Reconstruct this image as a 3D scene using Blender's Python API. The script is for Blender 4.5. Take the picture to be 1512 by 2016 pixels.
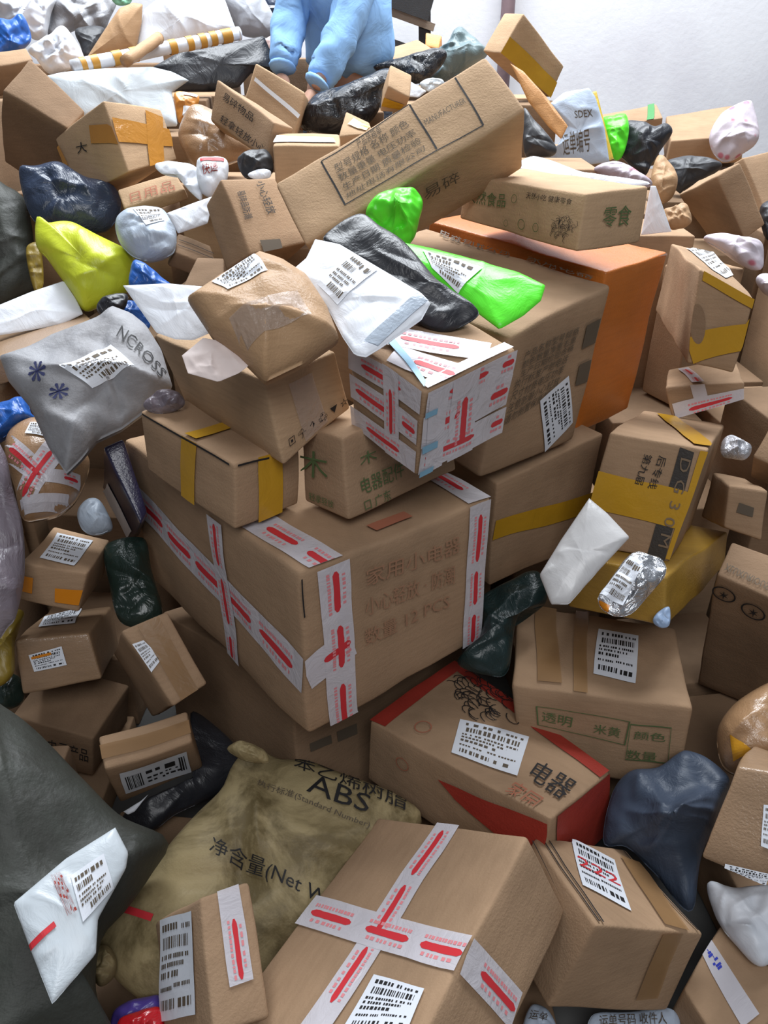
import bpy, bmesh, math, random
import mathutils
from mathutils import Vector, Matrix, noise
from mathutils.bvhtree import BVHTree

for _o in list(bpy.data.objects): bpy.data.objects.remove(_o, do_unlink=True)
SC = bpy.context.scene
COL = SC.collection
PI = math.pi

# ------------------------------------------------------------------ camera
CAM_H, CAM_PITCH, FOCAL_PX = 1.60, 31.0, 1515.0
cd = bpy.data.cameras.new('camera'); cam = bpy.data.objects.new('camera', cd); COL.objects.link(cam)
cam.location = (0, 0, CAM_H); cam.rotation_euler = (math.radians(90 - CAM_PITCH), 0, 0)
cd.sensor_fit = 'VERTICAL'; cd.sensor_height = 24.0; cd.lens = FOCAL_PX / 2016.0 * 24.0; cd.clip_start = 0.02
SC.camera = cam

# ------------------------------------------------------------------ world, lights, exposure
w = bpy.data.worlds.new('world'); SC.world = w; w.use_nodes = True
bg = w.node_tree.nodes['Background']; bg.inputs[0].default_value = (0.80, 0.88, 1.0, 1); bg.inputs[1].default_value = 0.095
def area(name, loc, rot, sx, sy, power, col=(1, 1, 1)):
    l = bpy.data.lights.new(name, 'AREA'); l.shape = 'RECTANGLE'; l.size = sx; l.size_y = sy; l.energy = power; l.color = col
    o = bpy.data.objects.new(name, l); COL.objects.link(o); o.location = loc; o.rotation_euler = rot; return o
area('roof_skylight', (0.2, 3.7, 4.4), (math.radians(-16), 0, 0), 4.5, 1.6, 285, (0.90, 0.95, 1.0))
area('front_fill_light', (0.2, -1.1, 3.5), (math.radians(64), 0, 0), 2.2, 1.4, 40, (0.97, 0.98, 1.0))  # added fill behind the camera, brightens the front faces of the stack
vs = SC.view_settings
vs.view_transform = 'Standard'; vs.look = 'None'; vs.gamma = 1.0; vs.use_curve_mapping = False; vs.exposure = 0.74

# ------------------------------------------------------------------ materials (procedural)
MATS = {}
def nodes_of(name):
    m = bpy.data.materials.new(name); m.use_nodes = True
    nt = m.node_tree; b = nt.nodes['Principled BSDF']
    return m, nt, b
def add_noise(nt, scale, detail=3, rough=.5, vec=None, dist=0.0):
    n = nt.nodes.new('ShaderNodeTexNoise'); n.inputs['Scale'].default_value = scale; n.inputs['Detail'].default_value = detail
    n.inputs['Roughness'].default_value = rough; n.inputs['Distortion'].default_value = dist
    if vec is not None: nt.links.new(vec, n.inputs['Vector'])
    return n
def ramp(nt, fac, stops):
    r = nt.nodes.new('ShaderNodeValToRGB'); nt.links.new(fac, r.inputs[0])
    e = r.color_ramp.elements
    while len(e) < len(stops): e.new(0.5)
    for i, (p, c) in enumerate(stops): e[i].position = p; e[i].color = (*c, 1) if len(c) == 3 else c
    return r
def mul(c, k): return tuple(min(1, x * k) for x in c)
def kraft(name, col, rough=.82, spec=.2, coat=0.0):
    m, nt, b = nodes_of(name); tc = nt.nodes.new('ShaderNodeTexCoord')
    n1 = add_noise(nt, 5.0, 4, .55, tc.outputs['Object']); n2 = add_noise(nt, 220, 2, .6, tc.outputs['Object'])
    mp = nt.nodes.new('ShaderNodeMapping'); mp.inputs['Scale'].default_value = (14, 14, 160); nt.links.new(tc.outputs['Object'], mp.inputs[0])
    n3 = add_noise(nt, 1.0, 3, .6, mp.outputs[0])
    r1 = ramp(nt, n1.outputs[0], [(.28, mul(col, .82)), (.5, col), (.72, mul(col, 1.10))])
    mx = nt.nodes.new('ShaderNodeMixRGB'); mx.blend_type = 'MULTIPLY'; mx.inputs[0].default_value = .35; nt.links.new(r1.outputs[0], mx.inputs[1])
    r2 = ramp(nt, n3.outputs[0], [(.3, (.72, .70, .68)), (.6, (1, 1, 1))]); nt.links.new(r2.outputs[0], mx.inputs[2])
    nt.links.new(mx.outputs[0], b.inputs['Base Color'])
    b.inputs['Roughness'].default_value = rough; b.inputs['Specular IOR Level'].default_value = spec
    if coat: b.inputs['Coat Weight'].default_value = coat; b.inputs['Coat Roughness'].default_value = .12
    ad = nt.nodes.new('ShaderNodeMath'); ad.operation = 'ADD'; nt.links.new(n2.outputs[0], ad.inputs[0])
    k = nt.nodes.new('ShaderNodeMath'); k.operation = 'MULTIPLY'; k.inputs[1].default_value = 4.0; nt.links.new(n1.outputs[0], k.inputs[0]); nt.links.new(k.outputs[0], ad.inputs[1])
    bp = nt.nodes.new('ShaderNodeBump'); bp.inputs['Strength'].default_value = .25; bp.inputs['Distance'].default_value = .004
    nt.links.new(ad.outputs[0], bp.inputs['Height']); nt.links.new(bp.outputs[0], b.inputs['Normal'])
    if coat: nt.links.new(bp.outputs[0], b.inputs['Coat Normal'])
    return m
def poly(name, col, rough=.38, spec=.45, bump=.28, bscale=11, metal=0.0, alpha=1.0, var=.12, trans=0.0, spots=None):
    m, nt, b = nodes_of(name); tc = nt.nodes.new('ShaderNodeTexCoord')
    n1 = add_noise(nt, 6.0, 3, .5, tc.outputs['Object']); n2 = add_noise(nt, bscale, 5, .62, tc.outputs['Object'], 1.2)
    r1 = ramp(nt, n1.outputs[0], [(.3, mul(col, 1 - var)), (.7, mul(col, 1 + var))]); out = r1.outputs[0]
    if spots:
        v = nt.nodes.new('ShaderNodeTexVoronoi'); v.inputs['Scale'].default_value = 16; nt.links.new(tc.outputs['Object'], v.inputs['Vector'])
        rs = ramp(nt, v.outputs['Distance'], [(.20, (1, 1, 1)), (.30, (0, 0, 0))])
        mx = nt.nodes.new('ShaderNodeMixRGB'); nt.links.new(rs.outputs[0], mx.inputs[0]); nt.links.new(out, mx.inputs[1]); mx.inputs[2].default_value = (*spots, 1); out = mx.outputs[0]
    nt.links.new(out, b.inputs['Base Color'])
    b.inputs['Roughness'].default_value = rough; b.inputs['Specular IOR Level'].default_value = spec; b.inputs['Metallic'].default_value = metal
    b.inputs['Alpha'].default_value = alpha; b.inputs['Transmission Weight'].default_value = trans
    bp = nt.nodes.new('ShaderNodeBump'); bp.inputs['Strength'].default_value = bump; bp.inputs['Distance'].default_value = .012
    nt.links.new(n2.outputs[0], bp.inputs['Height']); nt.links.new(bp.outputs[0], b.inputs['Normal'])
    return m
def flat(name, col, rough=.6, spec=.3, alpha=1.0):
    m, nt, b = nodes_of(name); b.inputs['Base Color'].default_value = (*col, 1); b.inputs['Roughness'].default_value = rough
    b.inputs['Specular IOR Level'].default_value = spec; b.inputs['Alpha'].default_value = alpha
    return m
def weave(name, col, dirt=(.12, .10, .05), scale=260, stain=.7):
    m, nt, b = nodes_of(name); tc = nt.nodes.new('ShaderNodeTexCoord')
    n1 = add_noise(nt, 7.0, 6, .65, tc.outputs['Object'], .6)
    r1 = ramp(nt, n1.outputs[0], [(.40, tuple(a * (1 - stain) + d * stain for a, d in zip(col, dirt))), (.56, col), (.75, mul(col, 1.12))])
    nt.links.new(r1.outputs[0], b.inputs['Base Color']); b.inputs['Roughness'].default_value = .55; b.inputs['Specular IOR Level'].default_value = .35
    ck = nt.nodes.new('ShaderNodeTexChecker'); ck.inputs['Scale'].default_value = scale; nt.links.new(tc.outputs['Object'], ck.inputs['Vector'])
    n2 = add_noise(nt, 22, 4, .6, tc.outputs['Object'])
    ad = nt.nodes.new('ShaderNodeMath'); ad.operation = 'MULTIPLY_ADD'; ad.inputs[1].default_value = .12; nt.links.new(ck.outputs['Fac'], ad.inputs[0]); nt.links.new(n2.outputs[0], ad.inputs[2])
    bp = nt.nodes.new('ShaderNodeBump'); bp.inputs['Strength'].default_value = .55; bp.inputs['Distance'].default_value = .008
    nt.links.new(ad.outputs[0], bp.inputs['Height']); nt.links.new(bp.outputs[0], b.inputs['Normal'])
    return m
K0 = (.365, .238, .145)
RECIPE = {
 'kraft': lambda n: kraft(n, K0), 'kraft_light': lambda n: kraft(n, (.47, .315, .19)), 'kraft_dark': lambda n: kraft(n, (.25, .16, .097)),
 'kraft_gloss': lambda n: kraft(n, (.30, .19, .11), .6, .3, .7), 'kraft_paper': lambda n: kraft(n, (.42, .26, .14), .7, .3, .15), 'kraft_film': lambda n: kraft(n, (.33, .19, .095), .5, .4, .8),
 'orange': lambda n: kraft(n, (.50, .145, .02), .5, .4, .2), 'orangelight': lambda n: kraft(n, (.75, .33, .10), .5, .4), 'orangebrown': lambda n: kraft(n, (.50, .24, .08), .5, .4),
 'yellowcard': lambda n: kraft(n, (.42, .24, .035), .4, .4, .5), 'navy_card': lambda n: kraft(n, (.018, .016, .05), .35, .5, .4), 'redprint': lambda n: kraft(n, (.34, .035, .022), .6, .3, .1),
 'ink': lambda n: flat(n, (.018, .017, .018), .6), 'inkfade': lambda n: flat(n, (.11, .085, .06), .7), 'inkband': lambda n: kraft(n, (.045, .038, .033), .5, .4), 'kraftprint': lambda n: flat(n, (.2, .14, .09), .7),
 'greenink': lambda n: flat(n, (.085, .13, .05), .7), 'redfade': lambda n: flat(n, (.36, .13, .075), .75), 'redghost': lambda n: flat(n, (.345, .185, .11), .8), 'redink': lambda n: flat(n, (.60, .035, .045), .45), 'redsoft': lambda n: flat(n, (.72, .25, .27), .45),
 'navyink': lambda n: flat(n, (.03, .035, .10), .7), 'blueprint': lambda n: flat(n, (.04, .06, .45), .5), 'greyprint': lambda n: flat(n, (.30, .31, .34), .6), 'whiteprint': lambda n: flat(n, (.75, .55, .55), .5),
 'paper': lambda n: poly(n, (.72, .73, .76), .6, .3, .08, 30, var=.04), 'labelpaper': lambda n: poly(n, (.70, .73, .79), .5, .35, .06, 30, var=.03),
 'pinkish': lambda n: flat(n, (.72, .50, .42), .6), 'sky': lambda n: flat(n, (.20, .42, .58), .4, .5), 'orangetape': lambda n: poly(n, (.62, .21, .01), .25, .5, .15, var=.08), 'yellowpatch': lambda n: poly(n, (.62, .30, .02), .25, .5, .15),
 'tape_white': lambda n: poly(n, (.64, .61, .65), .28, .5, .3, 18, var=.06, alpha=.88), 'tape_clear': lambda n: poly(n, (.52, .42, .36), .12, .6, .5, 40, alpha=.40), 'tape_yellow': lambda n: poly(n, (.50, .27, .018), .25, .5, .2, var=.10),
 'tape_orange': lambda n: poly(n, (.45, .20, .035), .2, .6, .3, var=.12), 'tape_brown': lambda n: poly(n, (.30, .17, .075), .3, .45, .15, alpha=.8), 'tape_green': lambda n: flat(n, (.06, .22, .07), .4), 'tape_stripe': lambda n: poly(n, (.55, .28, .05), .4, .4, .1),
 'white_poly': lambda n: poly(n, (.76, .79, .85), .42), 'palewhite_poly': lambda n: poly(n, (.55, .60, .64), .35), 'bluewhite_poly': lambda n: poly(n, (.46, .54, .66), .4), 'silver_poly': lambda n: poly(n, (.55, .54, .54), .3, .5, .2), 'pale_foil': lambda n: poly(n, (.6, .6, .64), .3, .5, .8, 40, metal=.6),
 'foil': lambda n: poly(n, (.72, .74, .78), .2, .5, .9, 30, metal=.9), 'black_poly': lambda n: poly(n, (.020, .021, .026), .40, .5, .6), 'black_gloss': lambda n: poly(n, (.012, .013, .017), .22, .6, .8, 22), 'dark_poly': lambda n: poly(n, (.035, .036, .04), .45),
 'green_poly': lambda n: poly(n, (.10, .72, .03), .35, .4, .3), 'lime_poly': lambda n: poly(n, (.50, .56, .03), .35, .45, .4, 9), 'navy_poly': lambda n: poly(n, (.030, .042, .075), .3, .5, .8), 'slate_poly': lambda n: poly(n, (.042, .058, .09), .5, .4, .5), 'blue_poly': lambda n: poly(n, (.02, .10, .38), .35, .5, .5),
 'paleblue_poly': lambda n: poly(n, (.28, .38, .55), .4), 'palegrey_poly': lambda n: poly(n, (.40, .46, .54), .4, .45, .5), 'grey_poly': lambda n: poly(n, (.34, .35, .38), .5), 'greywhite_poly': lambda n: poly(n, (.36, .36, .38), .45, .4, .9, 10, var=.45), 'greygreen_poly': lambda n: poly(n, (.13, .18, .19), .4, .45, .7),
 'teal_poly': lambda n: poly(n, (.010, .024, .024), .35, .45, .7), 'darkgreen_poly': lambda n: poly(n, (.016, .030, .024), .25, .5, .7, alpha=.9), 'green_dark': lambda n: poly(n, (.03, .12, .02), .4), 'mint_poly': lambda n: poly(n, (.25, .55, .36), .4), 'purple_poly': lambda n: poly(n, (.08, .05, .28), .3), 'red_poly': lambda n: poly(n, (.50, .012, .018), .2, .6, .5), 'yellow_poly': lambda n: poly(n, (.50, .34, .03), .4), 'dullyellow_poly': lambda n: poly(n, (.22, .15, .02), .4),
 'orange_poly': lambda n: poly(n, (.55, .22, .04), .35), 'pink_poly': lambda n: poly(n, (.62, .45, .42), .45), 'pinkgrey_poly': lambda n: poly(n, (.40, .34, .38), .4, spots=(.45, .15, .2)), 'pinkspot_poly': lambda n: poly(n, (.56, .50, .55), .4, spots=(.50, .16, .22)), 'pinkfilm': lambda n: poly(n, (.20, .17, .20), .3, .5, .8, alpha=.75), 'pinkpaper': lambda n: poly(n, (.66, .56, .53), .6, .3, .1),
 'sack': lambda n: weave(n, (.37, .29, .15), (.10, .07, .025), 260, .8), 'olive': lambda n: weave(n, (.040, .043, .036), (.03, .03, .025)), 'grey_cloth': lambda n: weave(n, (.27, .27, .285), (.15, .14, .14), 420, .45),
}
def mat(key):
    if key not in MATS: MATS[key] = RECIPE[key](key)
    return MATS[key]

# ------------------------------------------------------------------ helpers
def link(name, verts, faces, m, parent=None, origin=(0, 0, 0), smooth=True, bev=0):
    me = bpy.data.meshes.new(name); o = Vector(origin)
    me.from_pydata([tuple(Vector(v) - o) for v in verts], [], faces); me.update()
    if smooth: me.polygons.foreach_set('use_smooth', [True] * len(me.polygons))
    me.materials.append(mat(m) if isinstance(m, str) else m)
    ob = bpy.data.objects.new(name, me); COL.objects.link(ob)
    if parent is not None: ob.parent = parent
    else: ob.location = o
    return ob
def tag(o, label=None, cat=None, group=None, kind=None):
    if label: o['label'] = label
    if cat: o['category'] = cat
    if group: o['group'] = group
    if kind: o['kind'] = kind
    return o
def root(name, loc, label, cat, group=None):
    e = bpy.data.objects.new(name, None); COL.objects.link(e); e.location = loc; e.empty_display_size = .05
    return tag(e, label, cat, group)
TXT = {}
def text_mesh(s):
    """lettering as flat polygons, normalised to the unit square"""
    if s in TXT: return TXT[s]
    c = bpy.data.curves.new('t', 'FONT'); c.body = s; c.resolution_u = 2; c.align_x = 'LEFT'; c.space_line = 1.05
    o = bpy.data.objects.new('t', c); COL.objects.link(o); dg = bpy.context.evaluated_depsgraph_get(); dg.update()
    me = bpy.data.meshes.new_from_object(o.evaluated_get(dg))
    vs_ = [v.co.copy() for v in me.vertices]; fs = [tuple(p.vertices) for p in me.polygons]
    bpy.data.objects.remove(o); bpy.data.curves.remove(c); bpy.data.meshes.remove(me)
    if not vs_: TXT[s] = ([], []); return TXT[s]
    x0 = min(v.x for v in vs_); x1 = max(v.x for v in vs_); y0 = min(v.y for v in vs_); y1 = max(v.y for v in vs_)
    TXT[s] = ([((v.x - x0) / (x1 - x0 + 1e-9), (v.y - y0) / (y1 - y0 + 1e-9)) for v in vs_], fs)
    return TXT[s]
def bil(q, a, b):
    """quad TL,TR,BR,BL; a to the right, b upwards"""
    (tl, tr, br, bl) = q
    return tuple((1 - b) * ((1 - a) * bl[i] + a * br[i]) + b * ((1 - a) * tl[i] + a * tr[i]) for i in (0, 1))
def rects_to_mesh(rects, nx=1):
    V, Fc = [], []
    for (a0, b0, a1, b1) in rects:
        k = len(V); n = max(1, nx)
        for i in range(n + 1):
            a = a0 + (a1 - a0) * i / n; V += [(a, b0), (a, b1)]
        for i in range(n): Fc.append((k + 2 * i, k + 2 * i + 2, k + 2 * i + 3, k + 2 * i + 1))
    return V, Fc
def grid_mesh(nx, ny):
    V = [(i / nx, j / ny) for j in range(ny + 1) for i in range(nx + 1)]
    Fc = [(j * (nx + 1) + i, j * (nx + 1) + i + 1, (j + 1) * (nx + 1) + i + 1, (j + 1) * (nx + 1) + i) for j in range(ny) for i in range(nx)]
    return V, Fc
def label_print(kind, rng):
    R, extra = [], []
    def bars(x0, x1, y0, y1, n):
        x = x0
        while x < x1:
            w_ = rng.choice((.6, 1, 1.6)) * (x1 - x0) / n
            R.append((x, y0, min(x + w_, x1), y1)); x += w_ + rng.choice((.7, 1.2)) * (x1 - x0) / n
    def words(x0, x1, y, h, gap=.35):
        x = x0
        while x < x1:
            w_ = h * rng.uniform(.5, 1.0); R.append((x, y, min(x + w_, x1), y + h)); x += w_ + h * gap * rng.choice((1, 1, 1, 3))
    if kind == 'long':
        bars(.06, .30, .15, .78, 22); words(.36, .58, .62, .13); words(.36, .6, .38, .08); words(.36, .62, .2, .08); words(.64, .80, .55, .22); words(.64, .9, .25, .08); bars(.86, .95, .2, .85, 6); words(.64, .84, .42, .06)
    elif kind == 'print':
        words(.08, .5, .80, .09); bars(.08, .55, .58, .72, 18); words(.08, .9, .45, .05); words(.08, .8, .35, .05); words(.55, .92, .75, .12); bars(.3, .92, .08, .2, 22); words(.08, .7, .26, .05)
    else:
        words(.10, .62, .86, .07); words(.68, .94, .86, .05); bars(.12, .90, .68, .80, 30); words(.08, .9, .58, .045); words(.08, .75, .50, .045); words(.08, .6, .40, .06); words(.50, .92, .30, .04); words(.08, .45, .28, .04); bars(.10, .55, .10, .20, 16); words(.62, .92, .10, .09)
    return R
# ------------------------------------------------------------------ cartons: deformed boxes with rounded, crushed edges
class Carton:
    def __init__(s, corners, warp, seed):
        s.c = [Vector(c) for c in corners]; s.warp = warp; s.off = Vector((seed * 3.1, seed * 1.7, seed * .9))
        c = s.c
        s.D = ((c[1] - c[0]).length, (c[2] - c[0]).length, (c[3] - c[0]).length)
        s.ctr = sum(c, Vector()) / 8
        s.rt = Vector((s.ctr.x, s.ctr.y, min(p.z for p in c)))
    def P(s, u, v, w_):
        c = s.c
        q = (c[0] * (1 - u) * (1 - v) * (1 - w_) + c[1] * u * (1 - v) * (1 - w_) + c[2] * (1 - u) * v * (1 - w_) + c[3] * (1 - u) * (1 - v) * w_
             + c[4] * u * v * (1 - w_) + c[5] * u * (1 - v) * w_ + c[6] * (1 - u) * v * w_ + c[7] * u * v * w_)
        if s.warp:
            n = noise.noise_vector(q * 5.5 + s.off) * s.warp + noise.noise_vector(q * 12 + s.off) * s.warp * .4
            q = q + n
        return q
    def face(s, f, a, b, lift=.0012):
        """point on a face through the first corner; a, b along the face's two axes; lifted outwards"""
        D = s.D
        if f == 'AB': return s.P(a, b, -lift / D[2])
        if f == 'AC': return s.P(a, -lift / D[1], b)
        return s.P(-lift / D[0], a, b)
    def fdim(s, f): return {'AB': (s.D[0], s.D[1]), 'AC': (s.D[0], s.D[2]), 'BC': (s.D[1], s.D[2])}[f]
def carton_body(k, r, m, parent):
    D = k.D; r = min(r, .3 * min(D)); V, Fc, idx = [], [], {}
    def stops(d):
        n = max(3, min(16, int(d / .03))); return [0, .35 * r, r] + [r + (d - 2 * r) * i / n for i in range(1, n)] + [d - r, d - .35 * r, d]
    S = [stops(d) for d in D]
    def vert(x, y, z):
        key = (round(x, 6), round(y, 6), round(z, 6))
        if key not in idx:
            p = Vector((x, y, z)); q = Vector([min(max(p[i], r), D[i] - r) for i in range(3)]); dv = p - q
            if dv.length > 1e-9: p = q + dv.normalized() * r
            idx[key] = len(V); V.append(k.P(p.x / D[0], p.y / D[1], p.z / D[2]))
        return idx[key]
    hand = ((k.c[1] - k.c[0]).cross(k.c[2] - k.c[0])).dot(k.c[3] - k.c[0]) > 0
    for ax in range(3):
        u, v = (ax + 1) % 3, (ax + 2) % 3
        for side in (0, 1):
            for i in range(len(S[u]) - 1):
                for j in range(len(S[v]) - 1):
                    q = []
                    for (a, b) in ((S[u][i], S[v][j]), (S[u][i + 1], S[v][j]), (S[u][i + 1], S[v][j + 1]), (S[u][i], S[v][j + 1])):
                        c = [0, 0, 0]; c[ax] = D[ax] * side; c[u] = a; c[v] = b; q.append(vert(*c))
                    if (side == 0) == hand: q.reverse()
                    if len(set(q)) == 4: Fc.append(q)
    return link('body', V, Fc, m, parent, k.rt)
def on_face(k, f, name, VF, q, m, parent, lift):
    (V, Fc) = VF
    if not V: return None
    # keep the winding outwards so that shading is right
    P = [k.face(f, *bil(q, a, b), lift) for (a, b) in V]
    return link(name, P, Fc, m, parent, k.rt, smooth=False)
def tape_quad(k, f, p0, p1, wd):
    d = k.fdim(f); ax, ay = (p1[0] - p0[0]) * d[0], (p1[1] - p0[1]) * d[1]; L = math.hypot(ax, ay) + 1e-9
    nx, ny = -ay / L * wd / 2 / d[0], ax / L * wd / 2 / d[1]
    return [(p0[0] + nx, p0[1] + ny), (p1[0] + nx, p1[1] + ny), (p1[0] - nx, p1[1] - ny), (p0[0] - nx, p0[1] - ny)], L
def slogan(L, wd, rng):
    """red slogan bars with rows of small marks, as fractions of the tape's length and width"""
    A, B = [], []
    x = rng.uniform(.01, .05)
    while x < L - .03:
        e = min(x + rng.uniform(.085, .12), L - .005)
        A.append((x / L, .36, e / L, .58))
        y = x
        while y < e - .004:
            w_ = rng.uniform(.003, .007); B.append((y / L, .66, min(y + w_, e) / L, .76)); y += w_ + rng.uniform(.001, .004)
        y = x + .01
        while y < e - .01:
            w_ = rng.uniform(.004, .008); B.append((y / L, .18, (y + w_) / L, .28)); y += w_ + rng.uniform(.002, .008)
        x = e + rng.uniform(.02, .045)
    return A, B
def pill(x0, y0, x1, y1, asp, rng):
    """rounded bar with a slightly worn outline"""
    h = (y1 - y0) / 2; rx = min(h * asp, (x1 - x0) / 2); ym = (y0 + y1) / 2; n = 12; U, D_ = [], []
    for i in range(n + 1):
        x = x0 + (x1 - x0) * i / n; e = min(x - x0, x1 - x); k = 1 if e >= rx else math.sqrt(max(0, 1 - (1 - e / rx) ** 2))
        k = max(k, .35) * rng.uniform(.88, 1.0); U.append((x, ym + h * k)); D_.append((x, ym - h * k))
    V = U + D_; return V, [(n + 1 + i, n + 2 + i, i + 1, i) for i in range(n)]
TAPEM = {'red': 'tape_white', 'yellow': 'tape_yellow', 'orange': 'tape_orange', 'orangex': 'tape_stripe', 'clear': 'tape_clear', 'brown': 'tape_brown', 'white': 'tape_white', 'blueink': 'tape_white', 'green': 'tape_green', 'redline': 'redink', 'redpill': 'tape_white'}
TAPEL = {'red': 'white tape with red slogan print', 'yellow': 'glossy yellow tape', 'orange': 'glossy orange tape', 'blueink': 'clear tape with blue ink marks', 'green': 'green strap', 'clear': 'shiny clear tape', 'orangex': 'orange tape stripe'}
def tape_parts(put, L, wd, kind, rng, n):
    """put(name, VF, material, parent_or_None, level) places a mesh given in tape fractions"""
    t = put('tape', grid_mesh(n, 2), TAPEM[kind], None, 1)
    if kind in TAPEL: t['label'] = TAPEL[kind]
    if kind in ('red', 'redpill') and L > .05:
        A, B = slogan(L, wd, rng)
        for (x0, y0, x1, y1) in A: put('red_print', pill(x0, y0, x1, y1, wd / L, rng), 'redink', t, 2)
        if B: tag(put('small_print', rects_to_mesh(B), 'redsoft', t, 2), kind='stuff')
    if kind == 'blueink':
        R = [(x, .3 + .25 * rng.random(), x + .03, .75 * rng.uniform(.6, 1)) for x in [.08 + .035 * i for i in range(8)]]
        put('ink_marks', rects_to_mesh(R), 'blueprint', t, 2)
    return t
def carton(cid, name, corners, label, cat, m, r, warp, decals, group=None, seed=0):
    k = Carton(corners, warp, seed); rng = random.Random(seed * 7 + 3)
    e = root(name, k.rt, label, cat, group); carton_body(k, r, m, e)
    lift = .0028
    for dc in decals:
        lift += .00035; t, f = dc[0], dc[1]
        if t == 'tape':
            q, L = tape_quad(k, f, dc[2], dc[3], dc[4])
            tape_parts(lambda nm, VF, mm, par, lv: _sub(k, f, nm, VF, q, mm, par or e, lift + .0006 * (lv - 1), e), L, dc[4], dc[5], rng, max(2, int(L / .03)))
        elif t == 'label':
            lb = _sub(k, f, 'label', grid_mesh(8, 8), dc[2], 'labelpaper', e, lift, e)
            _sub(k, f, 'print', rects_to_mesh(label_print(dc[3], rng)), dc[2], 'ink' if rng.random() < .5 else 'inkfade', lb, lift + .0005, e)['kind'] = 'stuff'
            if dc[3] == 'redhand': _sub(k, f, 'handwriting', text_mesh('222'), [bil(dc[2], a, b) for a, b in ((.05, .62), (.95, .62), (.95, .42), (.05, .42))], 'redink', lb, lift + .0009, e)
            if dc[3] == 'orangebar': _sub(k, f, 'orange_bar', rects_to_mesh([(.05, .72, .65, .86)]), dc[2], 'orangetape', lb, lift + .0009, e)
        elif t == 'text':
            _sub(k, f, "lettering", text_mesh(dc[3]), dc[2], dc[4], e, lift + .0006, e)
        elif t == 'patch':
            _sub(k, f, dc[4], grid_mesh(16, 12), dc[2], dc[3], e, lift, e)
        elif t == 'frame':
            w_ = .015; _sub(k, f, 'printed_frame', rects_to_mesh([(0, 0, 1, w_ * 2), (0, 1 - w_ * 2, 1, 1), (0, 0, w_, 1), (1 - w_, 0, 1, 1)], 5), dc[2], dc[3], e, lift, e)
        elif t == 'line':
            q, L = tape_quad(k, f, dc[2], dc[3], dc[4]); _sub(k, f, 'print_seam_line', grid_mesh(6, 1), q, 'ink', e, lift, e)
        elif t == 'ring':
            d = k.fdim(f); n = 28; V, Fc = [], []
            for i in range(n):
                a = 2 * PI * i / n
                for rr in (dc[3], dc[3] * .86): V.append((dc[2][0] + rr * math.cos(a) / d[0], dc[2][1] + rr * math.sin(a) / d[1]))
            Fc = [(2 * i, 2 * ((i + 1) % n), 2 * ((i + 1) % n) + 1, 2 * i + 1) for i in range(n)]
            link('printed_ring', [k.face(f, a, b, lift) for a, b in V], Fc, dc[4], e, k.rt, smooth=False)
        elif t == 'scrib':
            R = []; V, Fc = [], []
            for i in range(70):
                a, b = rng.random(), rng.random(); ang = rng.uniform(0, PI); 
                if (a - .5) ** 2 * 3.6 + (b - .5) ** 2 * 3.4 > .9: continue
                pts = []
                for j in range(7):
                    pts.append((a, b)); ang += rng.uniform(.25, .8); a += .055 * math.cos(ang); b += .075 * math.sin(ang)
                for j in range(6):
                    (x0, y0), (x1, y1) = pts[j], pts[j + 1]; dx, dy = x1 - x0, y1 - y0; l = math.hypot(dx, dy); nx, ny = -dy / l * .008, dx / l * .008
                    b0 = len(V); V += [(x0 + nx, y0 + ny), (x1 + nx, y1 + ny), (x1 - nx, y1 - ny), (x0 - nx, y0 - ny)]; Fc.append((b0, b0 + 1, b0 + 2, b0 + 3))
            _sub(k, f, 'sketch_print', (V, Fc), dc[2], dc[3], e, lift, e)
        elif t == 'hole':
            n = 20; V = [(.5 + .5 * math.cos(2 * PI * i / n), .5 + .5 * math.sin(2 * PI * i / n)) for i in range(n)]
            _sub(k, f, 'dent_shade_patch', (V, [tuple(range(n))]), dc[2], 'kraft_dark', e, lift, e)  # flat dark ellipse: the shadow inside a dent, painted on the face
    return e
def _sub(k, f, name, VF, q, m, parent, lift, base):
    V, Fc = VF
    if not V: return None
    def cl(x): return min(max(x, -.002), 1.002)
    P = []
    for (a, b) in V:
        s_, t_ = bil(q, a, b); P.append(k.face(f, cl(s_), cl(t_), lift))
    return link(name, P, Fc, m, parent, k.rt, smooth=False)

REG = {}
def as_part(cid, owner, name):
    """a soft shape that belongs to another thing becomes a part of that thing"""
    e, p = REG[cid], REG[owner]; b = e.children[0]; b.parent = p; b.location = e.location - p.location; b.name = name; bpy.data.objects.remove(e)
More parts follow.
